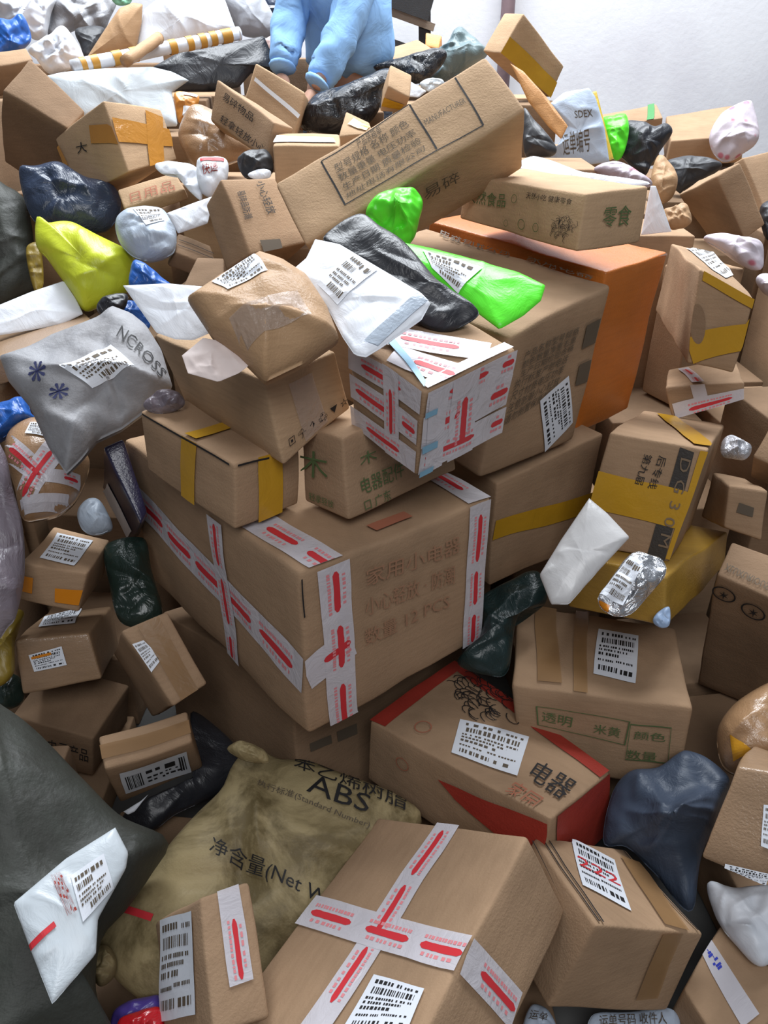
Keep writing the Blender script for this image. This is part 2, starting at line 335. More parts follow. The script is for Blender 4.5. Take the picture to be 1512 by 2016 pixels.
# ------------------------------------------------------------------ soft bags and mailers
def resample(P, n, sharp):
    m = len(P); out = []; per = 12
    for i in range(m):
        p0, p1, p2, p3 = (Vector(P[(i + d) % m]) for d in (-1, 0, 1, 2))
        for j in range(per):
            t = j / per
            if sharp: out.append(p1.lerp(p2, t))
            else: out.append(.5 * ((2 * p1) + (p2 - p0) * t + (2 * p0 - 5 * p1 + 4 * p2 - p3) * t * t + (3 * p1 - p0 - 3 * p2 + p3) * t ** 3))
    L = [0]
    for i in range(len(out)): L.append(L[-1] + (out[(i + 1) % len(out)] - out[i]).length)
    res, j = [], 0
    for i in range(n):
        t = L[-1] * i / n
        while L[j + 1] < t: j += 1
        a, b = out[j % len(out)], out[(j + 1) % len(out)]; res.append(a.lerp(b, (t - L[j]) / max(1e-9, L[j + 1] - L[j])))
    return res
def soft(cid, name, O, ex, ey, n, outline, T, prof, wr, sharp, label, cat, m, decals, group=None, seed=0):
    O, ex, ey, n = Vector(O), Vector(ex), Vector(ey), Vector(n); rng = random.Random(seed * 5 + 1)
    size = max(Vector(p).length for p in outline); M = 96 if size > .07 else 48
    rim = resample(outline, M, sharp); off = Vector((seed * 2.3, seed * 1.1, seed * .7))
    rings = [1, .985, .955] + [.92 - .051 * i for i in range(18)]
    fq = 1.6 / max(size, .05)
    crs = []
    for _ in range(rng.randint(7, 11)):                             # a few crisp creases, each a soft ridge of limited length
        a = rng.uniform(0, 2 * PI); rr = size * rng.uniform(.05, .75); c = Vector((rr * math.cos(a), rr * math.sin(a), 0)); t = rng.uniform(0, PI)
        crs.append((c, Vector((math.cos(t), math.sin(t), 0)), size * rng.uniform(.25, .8), size * rng.uniform(.05, .10), rng.choice((1, 1, -.8)) * rng.uniform(.5, 1.0)))
    def fold(p):
        h = 0
        for (c, d, L_, w_, am) in crs:
            v = p - c; u = v.dot(d) + .12 * size * noise.noise(p * fq * 2 + off); k = abs(v.x * d.y - v.y * d.x + .05 * size * math.sin(u / size * 5))
            if abs(u) < L_: h += am * math.exp(-k / w_) * (1 - (u / L_) ** 2)
        return h + .9 * noise.noise(p * fq * 1.1 + off) + .25 * noise.noise(p * fq * 3.4 + off)
    def pos(x, y, r, s):
        h = T / 2 * max(0.0, 1 - r * r) ** prof
        lp = Vector((x, y, 0)); e_ = min(1, (1 - r) * 5 + .12)
        if s > 0: h += wr * .8 * fold(lp) * e_
        return O + ex * x + ey * y + n * (h * s) + n * (0 if sharp else wr * .6 * noise.noise(lp * fq * 2 + off))
    V, Fc = [], []
    for s in (1, -1):
        base = len(V)
        for r in rings:
            for p in rim: V.append(pos(p.x * r, p.y * r, r, s))
        V.append(pos(0, 0, 0, s)); c = len(V) - 1
        for i in range(len(rings) - 1):
            for j in range(M):
                a, b = base + i * M + j, base + i * M + (j + 1) % M; q = (a, b, b + M, a + M); Fc.append(q if s > 0 else q[::-1])
        for j in range(M):
            a, b = base + (len(rings) - 1) * M + j, base + (len(rings) - 1) * M + (j + 1) % M; q = (a, b, c); Fc.append(q if s > 0 else q[::-1])
    half = len(rings) * M + 1
    for j in range(M): # stitch the rim
        q = (j, half + j, half + (j + 1) % M, (j + 1) % M); Fc.append(q)
    # orientation of the outline decides the winding
    ar = sum(rim[i].x * rim[(i + 1) % M].y - rim[(i + 1) % M].x * rim[i].y for i in range(M))
    if ar < 0: Fc = [f[::-1] for f in Fc]
    rt = Vector((O.x, O.y, min(v.z for v in V))); e = root(name, rt, label, cat, group)
    link('body', V, Fc, m, e, rt); REG[cid] = e
    if decals:
        top = BVHTree.FromPolygons(V[:half], [f for f in Fc if max(f) < half])
        def drop(x, y, lift):
            h = top.ray_cast(O + ex * x + ey * y + n * .6, -n)
            if h[0] is None: h = top.find_nearest(O + ex * x + ey * y)
            return h[0] + n * lift
        def put(nm, VF, q, mm, par, lift):
            Vd, Fd = VF
            if not Vd: return None
            return link(nm, [drop(*bil(q, a, b), lift) for a, b in Vd], Fd, mm, par, rt, smooth=False)
        lift = .0018
        for dc in decals:
            lift += .0005
            if dc[0] == 'label':
                lb = put('label', grid_mesh(12, 12), dc[1], 'labelpaper', e, lift)
                put('print', rects_to_mesh(label_print(dc[2], rng), 3), dc[1], 'inkfade', lb, lift + .0012)['kind'] = 'stuff'
            elif dc[0] == 'text': put('lettering', text_mesh(dc[2]), dc[1], dc[3], e, lift + .0012)
            elif dc[0] == 'patch': put(dc[3] if len(dc) > 3 else 'printed_patch', grid_mesh(12, 8), dc[1], dc[2], e, lift)
            elif dc[0] == 'tape':
                p0, p1 = Vector(dc[1]), Vector(dc[2]); d = p1 - p0; L = d.length; nn = Vector((-d.y, d.x)) / L * dc[3] / 2
                q = [p0 + nn, p1 + nn, p1 - nn, p0 - nn]
                tape_parts(lambda nm, VF, mm, par, lv: put(nm, VF, q, mm, par or e, lift + .0012 * (lv - 1)), L, dc[3], dc[4], rng, 16)
    return e
# ------------------------------------------------------------------ the hall: floor and walls
def setting_mat(name, col, dirt, scale=2.5, rough=.8):
    m, nt, b = nodes_of(name); tc = nt.nodes.new('ShaderNodeTexCoord')
    n1 = add_noise(nt, scale, 6, .6, tc.outputs['Object']); r1 = ramp(nt, n1.outputs[0], [(.28, dirt), (.5, col), (.8, mul(col, 1.05))])
    nt.links.new(r1.outputs[0], b.inputs['Base Color']); b.inputs['Roughness'].default_value = rough
    bp = nt.nodes.new('ShaderNodeBump'); bp.inputs['Strength'].default_value = .15; bp.inputs['Distance'].default_value = .01
    n2 = add_noise(nt, 30, 5, .6, tc.outputs['Object']); nt.links.new(n2.outputs[0], bp.inputs['Height']); nt.links.new(bp.outputs[0], b.inputs['Normal'])
    return m
MATS['concrete'] = setting_mat('concrete', (.085, .085, .083), (.05, .05, .048)); MATS['plaster'] = setting_mat('plaster', (.70, .70, .73), (.60, .59, .63), 1.1, .9)
def slab(name, x0, x1, y0, y1, z0, z1, m, kind=None, parent=None, origin=None):
    V = [(x, y, z) for z in (z0, z1) for y in (y0, y1) for x in (x0, x1)]
    Fc = [(0, 2, 3, 1), (4, 5, 7, 6), (0, 1, 5, 4), (2, 6, 7, 3), (0, 4, 6, 2), (1, 3, 7, 5)]
    o = link(name, V, Fc, m, parent, origin or ((x0 + x1) / 2, (y0 + y1) / 2, z0), smooth=False)
    if kind: o['kind'] = kind
    return o
slab('floor', -4, 4.5, -2.5, 5.2, -.1, 0, 'concrete', 'structure')
slab('wall_back', -4, 4.5, 5.0, 5.2, 0, 4.2, 'plaster', 'structure')
def tube(name, pts, rads, m, parent=None, origin=(0, 0, 0), n=16, cap=True):
    V, Fc = [], []
    for i, (p, r) in enumerate(zip(pts, rads)):
        p = Vector(p); d = (Vector(pts[min(i + 1, len(pts) - 1)]) - Vector(pts[max(i - 1, 0)])).normalized()
        a = d.cross(Vector((0, 0, 1)) if abs(d.z) < .9 else Vector((1, 0, 0))).normalized(); b = d.cross(a)
        for j in range(n): t = 2 * PI * j / n; V.append(p + (a * math.cos(t) + b * math.sin(t)) * r)
    for i in range(len(pts) - 1):
        for j in range(n): Fc.append((i * n + j, i * n + (j + 1) % n, (i + 1) * n + (j + 1) % n, (i + 1) * n + j))
    if cap: Fc += [tuple(range(n))[::-1], tuple(range((len(pts) - 1) * n, len(pts) * n))]
    return link(name, V, Fc, m, parent, origin)
# steel post against the back wall
MATS['postpaint'] = setting_mat('postpaint', (.22, .15, .16), (.15, .10, .11), 9, .6)
pr = root('steel_post', (.665, 4.93, 0), 'slim purple-brown steel post standing against the white wall', 'post')
tube('shaft', [(.665, 4.93, 0.01), (.665, 4.93, 2), (.665, 4.93, 4.15)], [.037] * 3, 'postpaint', pr, pr.location)
slab('base_plate', .595, .735, 4.86, 4.995, 0, .012, 'postpaint', None, pr, pr.location)
for zz in (.9, 2.6): slab('wall_bracket', .615, .715, 4.955, 4.999, zz, zz + .05, 'postpaint', None, pr, pr.location)
# bundle of dark boards leaning behind the person
MATS['darkwood'] = kraft('darkwood', (.030, .028, .028), .6, .3); MATS['palewood'] = kraft('palewood', (.30, .23, .17), .8)
br = root('wooden_pallet', (.09, 4.5, .0), 'dark slatted wooden pallet standing behind the blue-shirted person', 'pallet')
def board(name, cx, cz, y, L, hgt, th, ang, m):
    ca, sa = math.cos(ang), math.sin(ang); V = []
    for yy in (y, y + th):
        for (a, b) in ((-L / 2, -hgt / 2), (L / 2, -hgt / 2), (L / 2, hgt / 2), (-L / 2, hgt / 2)): V.append((cx + a * ca - b * sa, yy, cz + a * sa + b * ca))
    return link(name, V, [(0, 1, 2, 3), (7, 6, 5, 4), (0, 4, 5, 1), (1, 5, 6, 2), (2, 6, 7, 3), (3, 7, 4, 0)], m, br, br.location, smooth=False)
TILT = math.radians(-17)
for i in range(8):
    cz = 1.83 - i * .235
    board('slat', .03 + .012 * i, cz, 4.50, .42, .10, .022, TILT, 'darkwood'); board('batten', .05 + .012 * i, cz - .075, 4.53, .42, .034, .02, TILT, 'palewood' )
for k in (-.17, .17): board('post', .06 + k, .95, 4.55, 1.9, .06, .03, PI / 2 + math.radians(2), 'darkwood')
# ------------------------------------------------------------------ the person in the light blue shirt
def cloth_mat(name, col, bump=.6, scale=16):
    m, nt, b = nodes_of(name); tc = nt.nodes.new('ShaderNodeTexCoord')
    n1 = add_noise(nt, scale, 4, .55, tc.outputs['Object'], .8); r1 = ramp(nt, n1.outputs[0], [(.25, mul(col, .88)), (.7, mul(col, 1.06))]); nt.links.new(r1.outputs[0], b.inputs['Base Color'])
    b.inputs['Roughness'].default_value = .85; b.inputs['Specular IOR Level'].default_value = .2
    bp = nt.nodes.new('ShaderNodeBump'); bp.inputs['Strength'].default_value = bump; bp.inputs['Distance'].default_value = .03; nt.links.new(n1.outputs[0], bp.inputs['Height']); nt.links.new(bp.outputs[0], b.inputs['Normal'])
    return m
MATS['shirt_blue'] = cloth_mat('shirt_blue', (.27, .48, .80), .3, 9); MATS['trousers'] = cloth_mat('trousers', (.05, .055, .07)); MATS['skin'] = flat('skin', (.50, .29, .21), .6, .3); MATS['hair'] = flat('hair', (.015, .012, .011), .5, .4); MATS['shoe'] = flat('shoe', (.05, .05, .055), .5); MATS['eye'] = flat('eye', (.03, .02, .02), .3)
def skinned(name, chains, m, parent, sub=2, origin=(0, 0, 0), fold=0.0):
    """chains: lists of (x, y, z, radius); equal points are shared joints; the first point of the first chain is the root"""
    V, E_, Rr, ix = [], [], [], {}
    def vid(p):
        k = tuple(round(c, 4) for c in p[:3])
        if k not in ix: ix[k] = len(V); V.append(Vector(p[:3]) - Vector(origin)); Rr.append(p[3] if isinstance(p[3], tuple) else (p[3], p[3]))
        return ix[k]
    for ch in chains:
        ids = [vid(p) for p in ch]; E_ += list(zip(ids[:-1], ids[1:]))
    me = bpy.data.meshes.new(name); me.from_pydata(V, E_, []); ob = bpy.data.objects.new(name, me); COL.objects.link(ob); ob.parent = parent
    md = ob.modifiers.new('skin', 'SKIN'); md.use_smooth_shade = True
    if not me.skin_vertices: me.attributes  # layer is made with the modifier below
    if not me.skin_vertices:
        bm = bmesh.new(); bm.from_mesh(me); bm.verts.layers.skin.verify(); bm.to_mesh(me); bm.free()
    for i, sv in enumerate(me.skin_vertices[0].data): sv.radius = Rr[i]; sv.use_root = (i == 0)
    md2 = ob.modifiers.new('sub', 'SUBSURF'); md2.levels = sub; md2.render_levels = sub
    dg = bpy.context.evaluated_depsgraph_get(); dg.update(); ev = bpy.data.meshes.new_from_object(ob.evaluated_get(dg)); ob.modifiers.clear(); ob.data = ev; bpy.data.meshes.remove(me)
    if fold:
        for v in ev.vertices:
            q = v.co
            v.co = q + v.normal * fold * (1 - abs(noise.noise(Vector((q.x * 13, q.y * 13, q.z * 4.2)))) * 2.4)
    ev.polygons.foreach_set('use_smooth', [True] * len(ev.polygons)); ev.materials.clear(); ev.materials.append(mat(m)); ev.name = name
    return ob
PB = Vector((-.155, 3.62, .62))                                    # where the person's feet stand in the heap
pp = root('person', PB, 'person in a light blue shirt bending over the parcels with both hands down', 'person')
def q(x, y, z, r): return (PB.x + x, PB.y + y, PB.z + z, r)
pel, wai, che, nck = q(.02, .03, .92, (.155, .115)), q(0, .02, 1.06, (.145, .11)), q(-.03, -.05, 1.30, (.165, .12)), q(-.06, -.10, 1.47, .058)
hd0, hd1 = q(-.075, -.13, 1.55, .075), q(-.085, -.17, 1.66, (.082, .095))
def arm(sh, el, wr_, r0): return [che, q(*sh, r0), q(*el, r0 * .78), q(*wr_, .030)]
A1 = ((-.17, -.06, 1.36), (-.205, -.09, 1.10), (-.235, -.24, .905)); A2 = ((.10, -.07, 1.37), (.035, -.20, 1.10), (-.105, -.34, .85))
leg = lambda s: [pel, q(s * .10, .03, .84, .088), q(s * .11, .0, .47, .062), q(s * .11, .03, .10, .043), q(s * .11, -.10, .03, .036)]
body = skinned('body', [[pel, wai, che, nck, hd0, hd1], arm(*A1, .052), arm(*A2, .052), leg(-1), leg(1)], 'skin', pp, 2, PB)
sh_ = 1.0
skinned('shirt', [[q(.025, .03, .885, (.215, .16)), q(.015, .02, 1.0, (.21, .155)), q(.0, -.01, 1.14, (.20, .145)), q(-.03, -.05, 1.30, (.19, .14)), q(-.05, -.08, 1.41, (.10, .085))],
                  [q(-.03, -.05, 1.30, (.19, .14)), q(*A1[0], .075), q(*A1[1], .066), q(-.228, -.20, .965, .056), q(-.233, -.225, .925, .054)],
                  [q(-.03, -.05, 1.30, (.19, .14)), q(*A2[0], .075), q(*A2[1], .066), q(-.06, -.30, .92, .054), q(-.09, -.325, .878, .052)]], 'shirt_blue', pp, 3, PB, .017)
for cuff in ([q(-.231, -.214, .942, .060), q(-.235, -.236, .905, .059)], [q(-.082, -.318, .890, .060), q(-.105, -.336, .856, .059)]): skinned('cuff', [cuff], 'shirt_blue', pp, 2, PB, .003)
skinned('trousers', [[q(.02, .03, .93, (.165, .125)), q(.02, .03, .86, (.16, .12)), q(-.10, .03, .78, .108), q(-.11, .0, .47, .085), q(-.11, .03, .09, .066)], [q(.02, .03, .86, (.16, .12)), q(.10, .03, .78, .108), q(.11, .0, .47, .085), q(.11, .03, .09, .066)]], 'trousers', pp, 2, PB, .004)
skinned('hair', [[q(-.078, -.135, 1.70, (.088, .085)), q(-.070, -.115, 1.62, (.088, .07)), q(-.065, -.10, 1.55, .055)]], 'hair', pp, 2, PB)
for s in (-1, 1): skinned('shoe', [[q(s * .11, .06, .035, .045), q(s * .11, -.03, .045, .048), q(s * .11, -.14, .030, .040)]], 'shoe', pp, 2, PB)
def hand(wrist, dirn, side, name):
    W = Vector(q(*wrist, 0)[:3]); d = Vector(dirn).normalized(); sd = Vector(side).normalized(); up = d.cross(sd)
    P = lambda a, b, c, r: (*(W + d * a + sd * b + up * c), r)
    ch = [[P(0, 0, 0, .028), P(.045, 0, 0, (.040, .018)), P(.085, 0, .003, (.040, .016))]]
    h = skinned(name, ch, 'skin', pp, 2, PB)
    for i, (b, L) in enumerate(((-.030, .062), (-.010, .074), (.010, .078), (.030, .070))):
        skinned('finger', [[P(.082, b, .002, .0095), P(.082 + L * .45, b * 1.08, -.008, .0088), P(.082 + L * .75, b * 1.1, -.024, .0080), P(.082 + L * .92, b * 1.1, -.040, .0070)]], 'skin', h, 1, PB)
    skinned('thumb', [[P(.025, -.030, 0, .012), P(.055, -.055, -.006, .0105), P(.082, -.062, -.016, .009), P(.10, -.060, -.026, .0075)]], 'skin', h, 1, PB)
    return h
hand(A1[2], (-.05, -.35, -.9), (1, -.2, 0), 'hand'); hand(A2[2], (-.6, -.35, -.7), (.5, -.7, 0), 'hand')
tube('nose', [q(-.098, -.258, 1.655, 0)[:3], q(-.102, -.282, 1.625, 0)[:3], q(-.102, -.268, 1.61, 0)[:3]], [.006, .013, .008], 'skin', pp, PB, 8)
tube('mouth', [q(-.122, -.246, 1.575, 0)[:3], q(-.10, -.252, 1.572, 0)[:3], q(-.078, -.246, 1.575, 0)[:3]], [.003, .006, .003], 'redfade', pp, PB, 6)
for s in (-1, 1):
    tube('eye', [q(-.095 + s * .032, -.248, 1.665, 0)[:3], q(-.095 + s * .032, -.262, 1.663, 0)[:3]], [.010, .006], 'eye', pp, PB, 8)
    tube('ear', [q(-.085 + s * .083, -.165, 1.675, 0)[:3], q(-.085 + s * .095, -.155, 1.65, 0)[:3], q(-.085 + s * .086, -.16, 1.615, 0)[:3]], [.008, .014, .007], 'skin', pp, PB, 8)

# long roll wound with stripes of tape, and a brown paper tube across it
def roll(name, a, b, r, m, label, cat, bands=(), bm='tape_stripe'):
    a, b = Vector(a), Vector(b); e = root(name, (a.x, a.y, min(a.z, b.z) - r), label, cat)
    n = 9; tube('body', [a.lerp(b, i / n) + Vector((0, 0, .001 * math.sin(i * 1.7))) for i in range(n + 1)], [r * (1 + .012 * math.sin(i * 2.3)) for i in range(n + 1)], m, e, e.location, 20)
    for (u, v) in bands: tube('tape_band', [a.lerp(b, u), a.lerp(b, (u + v) / 2), a.lerp(b, v)], [r * 1.09] * 3, bm, e, e.location, 20, False)
    tube('end_rim', [a.lerp(b, .992), b + (b - a) * .006], [r * 1.05, r * 1.02], m, e, e.location, 20)
    return e
roll('taped_roll', (-1.062, 3.026, 1.549), (-0.54, 3.367, 1.651), .022, 'white_poly', 'long white roll wound with spaced orange tape stripes', 'roll', [(0.046, 0.076), (0.104, 0.146), (0.226, 0.277), (0.329, 0.369), (0.558, 0.601), (0.665, 0.704), (0.744, 0.784), (0.811, 0.851), (0.884, 0.948)])
roll('paper_tube', (-0.858, 2.955, 1.566), (-0.79, 3.171, 1.635), .019, 'kraft_paper', 'brown paper tube poking up across the striped roll', 'tube')
# ------------------------------------------------------------------ the parcels (world corners of cartons; frames and outlines of bags)
carton('main','cardboard_box',[(-0.1438, 1.0767, 0.829), (0.2243, 1.3765, 0.8071), (-0.6114, 1.6322, 0.8177), (-0.1471, 1.0636, 0.446), (-0.2395, 1.9343, 0.7996), (0.2213, 1.3713, 0.4372), (-0.601, 1.6149, 0.4276), (-0.2372, 1.9228, 0.4193)],'largest brown carton with white and red printed tape over its top and both sides','box','kraft',0.012,0.0055,[('tape', 'BC', (0.9585, 0.3805), (0.0038, 0.5944), 0.085, 'red'), ('tape', 'AC', (0.0033, 0.5919), (0.2207, 0.5089), 0.075, 'red'), ('tape', 'AB', (0.0841, 0.2829), (0.1144, -0.0206), 0.07, 'red'), ('tape', 'AC', (0.144, 0.0203), (0.1755, 1.0705), 0.068, 'red'), ('tape', 'AB', (0.9581, 0.2249), (0.9213, -0.0002), 0.06, 'red'), ('tape', 'AC', (0.9148, -0.0089), (0.9262, 0.9823), 0.06, 'red'), ('tape', 'BC', (0.4054, 0.0527), (0.4005, 0.9785), 0.055, 'red'), ('line', 'AC', (0.0032, 0.0289), (0.0056, 0.2423), 0.003), ('text', 'AC', [(0.2873, 0.1134), (0.7942, 0.1383), (0.8014, 0.2566), (0.2944, 0.222)], '家用小电器', 'redghost'), ('text', 'AC', [(0.2864, 0.2944), (0.775, 0.3273), (0.782, 0.4509), (0.2885, 0.4055)], '小心轻放 · 防潮', 'redghost'), ('text', 'AC', [(0.2777, 0.4793), (0.7542, 0.5053), (0.76, 0.6153), (0.2824, 0.5807)], '数量 12 PCS', 'redghost'), ('patch', 'AB', [(0.3952, 0.0783), (0.5946, 0.0775), (0.5946, 0.0422), (0.4019, 0.0418)], 'redfade', 'printed_patch')],None,0)
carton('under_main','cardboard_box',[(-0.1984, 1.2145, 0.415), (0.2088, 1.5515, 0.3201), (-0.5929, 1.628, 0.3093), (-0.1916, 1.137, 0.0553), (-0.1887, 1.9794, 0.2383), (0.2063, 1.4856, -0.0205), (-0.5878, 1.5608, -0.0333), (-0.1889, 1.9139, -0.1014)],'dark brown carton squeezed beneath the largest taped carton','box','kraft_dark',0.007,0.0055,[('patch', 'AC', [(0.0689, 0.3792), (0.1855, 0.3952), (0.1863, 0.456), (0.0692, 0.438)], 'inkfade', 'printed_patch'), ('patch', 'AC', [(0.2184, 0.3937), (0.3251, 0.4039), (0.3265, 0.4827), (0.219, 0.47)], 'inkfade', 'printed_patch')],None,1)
carton('yellowtape','cardboard_box',[(-0.2619, 1.1994, 0.976), (-0.1587, 1.3052, 0.9607), (-0.4836, 1.412, 0.9866), (-0.2752, 1.1942, 0.8433), (-0.3777, 1.5193, 0.974), (-0.1687, 1.3042, 0.835), (-0.4901, 1.4078, 0.8557), (-0.3864, 1.5166, 0.8453)],'small brown carton with yellow tape bands standing on the largest carton','box','kraft',0.007,0.0055,[('tape', 'BC', (0.4365, -0.0235), (0.4885, 1.0139), 0.048, 'yellow'), ('tape', 'AC', (0.5291, -0.014), (0.5312, 1.0216), 0.055, 'yellow'), ('line', 'BC', (0.9526, 0.0122), (0.0334, 0.0225), 0.004), ('line', 'AC', (0.0293, 0.0161), (0.5146, 0.053), 0.004), ('tape', 'AB', (0.0259, 0.4561), (0.7815, 0.473), 0.034, 'yellow')],None,2)
carton('greenprint','cardboard_box',[(-0.0709, 1.2323, 1.0123), (0.131, 1.441, 1.0103), (-0.1598, 1.3199, 0.9989), (-0.0673, 1.2203, 0.8447), (0.0459, 1.5296, 0.9986), (0.1503, 1.4299, 0.8441), (-0.1562, 1.3121, 0.8385), (0.0567, 1.52, 0.835)],'brown carton with dark printed Chinese lettering wedged under the tape-wrapped box','box','kraft',0.007,0.0055,[('text', 'AC', [(0.1087, 0.5568), (0.4861, 0.5447), (0.4914, 0.741), (0.1234, 0.7527)], '电器配件', 'greenink'), ('text', 'AC', [(0.1212, 0.8141), (0.3575, 0.8151), (0.3652, 0.9637), (0.1338, 0.9502)], '口 广东', 'greenink'), ('text', 'AC', [(0.1238, 0.2641), (0.2664, 0.2583), (0.2692, 0.4122), (0.1269, 0.416)], '木', 'greenink'), ('text', 'BC', [(0.8273, 0.8148), (0.2624, 0.7982), (0.2724, 0.8973), (0.8414, 0.9208)], '轻拿轻放', 'greenink'), ('text', 'BC', [(1.0199, 0.2932), (0.3147, 0.2198), (0.3519, 0.5667), (1.0713, 0.6383)], '木', 'greenink')],None,3)
carton('lowerkraft','cardboard_box',[(-0.1995, 1.2093, 1.1259), (-0.0857, 1.3059, 1.1466), (-0.4512, 1.4714, 1.1191), (-0.18, 1.2226, 0.9608), (-0.3316, 1.5769, 1.1547), (-0.0584, 1.3422, 1.02), (-0.4175, 1.4977, 0.9757), (-0.3021, 1.6069, 1.0175)],'tan carton with handling symbols along its edge under the padded kraft parcel','box','kraft_light',0.007,0.0055,[('text', 'AC', [(0.1239, 0.7264), (0.9826, 0.7377), (0.9693, 0.8787), (0.1197, 0.8543)], '▣ ☂ ↑ ♻ ▼ ☆', 'ink'), ('tape', 'AC', (0.447, 0.1423), (0.4962, 0.9201), 0.05, 'clear')],None,4)
carton('tapewrap','cardboard_box',[(0.0648, 1.123, 1.1447), (0.222, 1.2495, 1.168), (-0.0565, 1.259, 1.1788), (0.054, 1.1621, 0.9728), (0.1044, 1.3865, 1.2038), (0.214, 1.2894, 0.9975), (-0.0552, 1.3004, 1.0108), (0.1004, 1.4271, 1.0343)],'box wrapped all over in white tape with red print and light blue strips','box','kraft',0.007,0.0055,[('tape', 'BC', (1.0096, 0.1676), (0.0215, 0.1219), 0.045, 'red'), ('tape', 'BC', (0.9886, 0.4895), (0.0283, 0.4705), 0.05, 'red'), ('tape', 'BC', (1.0101, 0.8714), (0.0106, 0.8143), 0.045, 'red'), ('tape', 'BC', (0.4268, -0.007), (0.3415, 0.9665), 0.04, 'red'), ('tape', 'AC', (0.0132, 0.1158), (0.988, 0.1202), 0.055, 'red'), ('tape', 'AC', (-0.0027, 0.4506), (0.9913, 0.4487), 0.065, 'red'), ('tape', 'AC', (0.0004, 0.788), (1.0015, 0.8344), 0.06, 'red'), ('tape', 'AC', (0.4141, 0.0028), (0.4787, 1.0379), 0.06, 'red'), ('tape', 'AC', (0.1305, 0.0351), (0.1718, 1.0199), 0.04, 'white'), ('tape', 'AB', (0.0961, 0.5644), (0.3132, -0.0203), 0.06, 'red'), ('tape', 'AB', (0.2146, 0.8965), (0.7432, 0.0817), 0.06, 'red'), ('tape', 'AB', (0.0215, -0.0179), (0.9566, -0.0074), 0.045, 'white'), ('patch', 'AC', [(0.0029, 0.2111), (0.1321, 0.2198), (0.1295, 0.287), (0.0047, 0.2744)], 'sky', 'printed_patch'), ('patch', 'AC', [(0.0029, 0.6036), (0.1815, 0.6239), (0.1808, 0.7102), (0.0075, 0.6984)], 'sky', 'printed_patch'), ('patch', 'AC', [(0.0027, 0.917), (0.162, 0.9353), (0.1587, 1.0053), (0.0045, 0.9897)], 'sky', 'printed_patch'), ('patch', 'AB', [(0.1878, 0.7539), (0.2622, 0.7461), (0.0607, 0.073), (0.0001, 0.0188)], 'sky', 'printed_patch')],None,5)
carton('bigbrown','cardboard_box',[(0.2319, 1.4022, 1.1378), (0.482, 1.6479, 1.1709), (-0.1385, 1.7926, 1.2014), (0.2079, 1.4498, 0.8114), (0.1048, 2.0247, 1.212), (0.4524, 1.6669, 0.7971), (-0.1605, 1.8364, 0.8687), (0.0849, 2.0582, 0.8623)],'large brown carton printed with dense dark text beside the orange box','box','kraft',0.01,0.0055,[('text', 'AC', [(0.1738, 0.1413), (0.7255, 0.1574), (0.7054, 0.3086), (0.1747, 0.306)], '产品名称型号规格\n颜色数量净重毛重\n生产日期检验合格', 'inkfade'), ('text', 'AC', [(0.1383, 0.3102), (0.6822, 0.3179), (0.6192, 0.5831), (0.1173, 0.6203)], '执行标准产地电话\n尺寸材质电压功率\n注意防潮小心轻放\n请勿倒置保质期限', 'inkfade'), ('patch', 'AC', [(0.7985, 0.1781), (0.9417, 0.1775), (0.9524, 0.3292), (0.8071, 0.3309)], 'inkfade', 'printed_patch'), ('patch', 'AC', [(0.8268, 0.4334), (0.951, 0.4311), (0.9541, 0.5736), (0.8269, 0.5732)], 'inkfade', 'printed_patch'), ('label', 'AC', [(0.7279, 0.4785), (0.8971, 0.8358), (0.6364, 0.9795), (0.4718, 0.5739)], 'std'), ('text', 'AB', [(1.0512, 0.9208), (1.0574, 0.5151), (0.9251, 0.4761), (0.8988, 0.8644)], '电器有限公司', 'inkfade'), ('text', 'AB', [(1.0643, 0.4364), (1.0508, 0.0991), (0.9476, 0.0668), (0.9247, 0.3896)], '家用电器', 'inkfade')],None,6)
carton('orange','cardboard_box',[(0.4937, 1.7305, 1.1794), (0.6791, 1.9041, 1.1827), (0.119, 2.1312, 1.2146), (0.4763, 1.7522, 0.77), (0.304, 2.304, 1.2167), (0.6606, 1.9232, 0.769), (0.1022, 2.1522, 0.8042), (0.2864, 2.3239, 0.8043)],'tall bright orange carton with torn pinkish corner behind the large brown carton','box','orange',0.007,0.0055,[('patch', 'AC', [(0.249, -0.1143), (0.9084, -0.035), (0.9744, 0.0147), (0.4178, -0.0344)], 'pinkish', 'torn_patch')],None,7)
carton('yellowband_lower','cardboard_box',[(0.2513, 1.5095, 0.7673), (0.5408, 1.7163, 0.7911), (0.0524, 1.7908, 0.7841), (0.2585, 1.5346, 0.4627), (0.3396, 1.9958, 0.805), (0.5237, 1.7239, 0.4576), (0.0578, 1.8141, 0.4767), (0.3257, 2.0051, 0.4744)],'brown carton with one yellow tape band carrying the large printed carton','box','kraft',0.007,0.0055,[('tape', 'AC', (0.009, 0.4381), (1.0161, 0.5749), 0.055, 'yellow')],None,8)
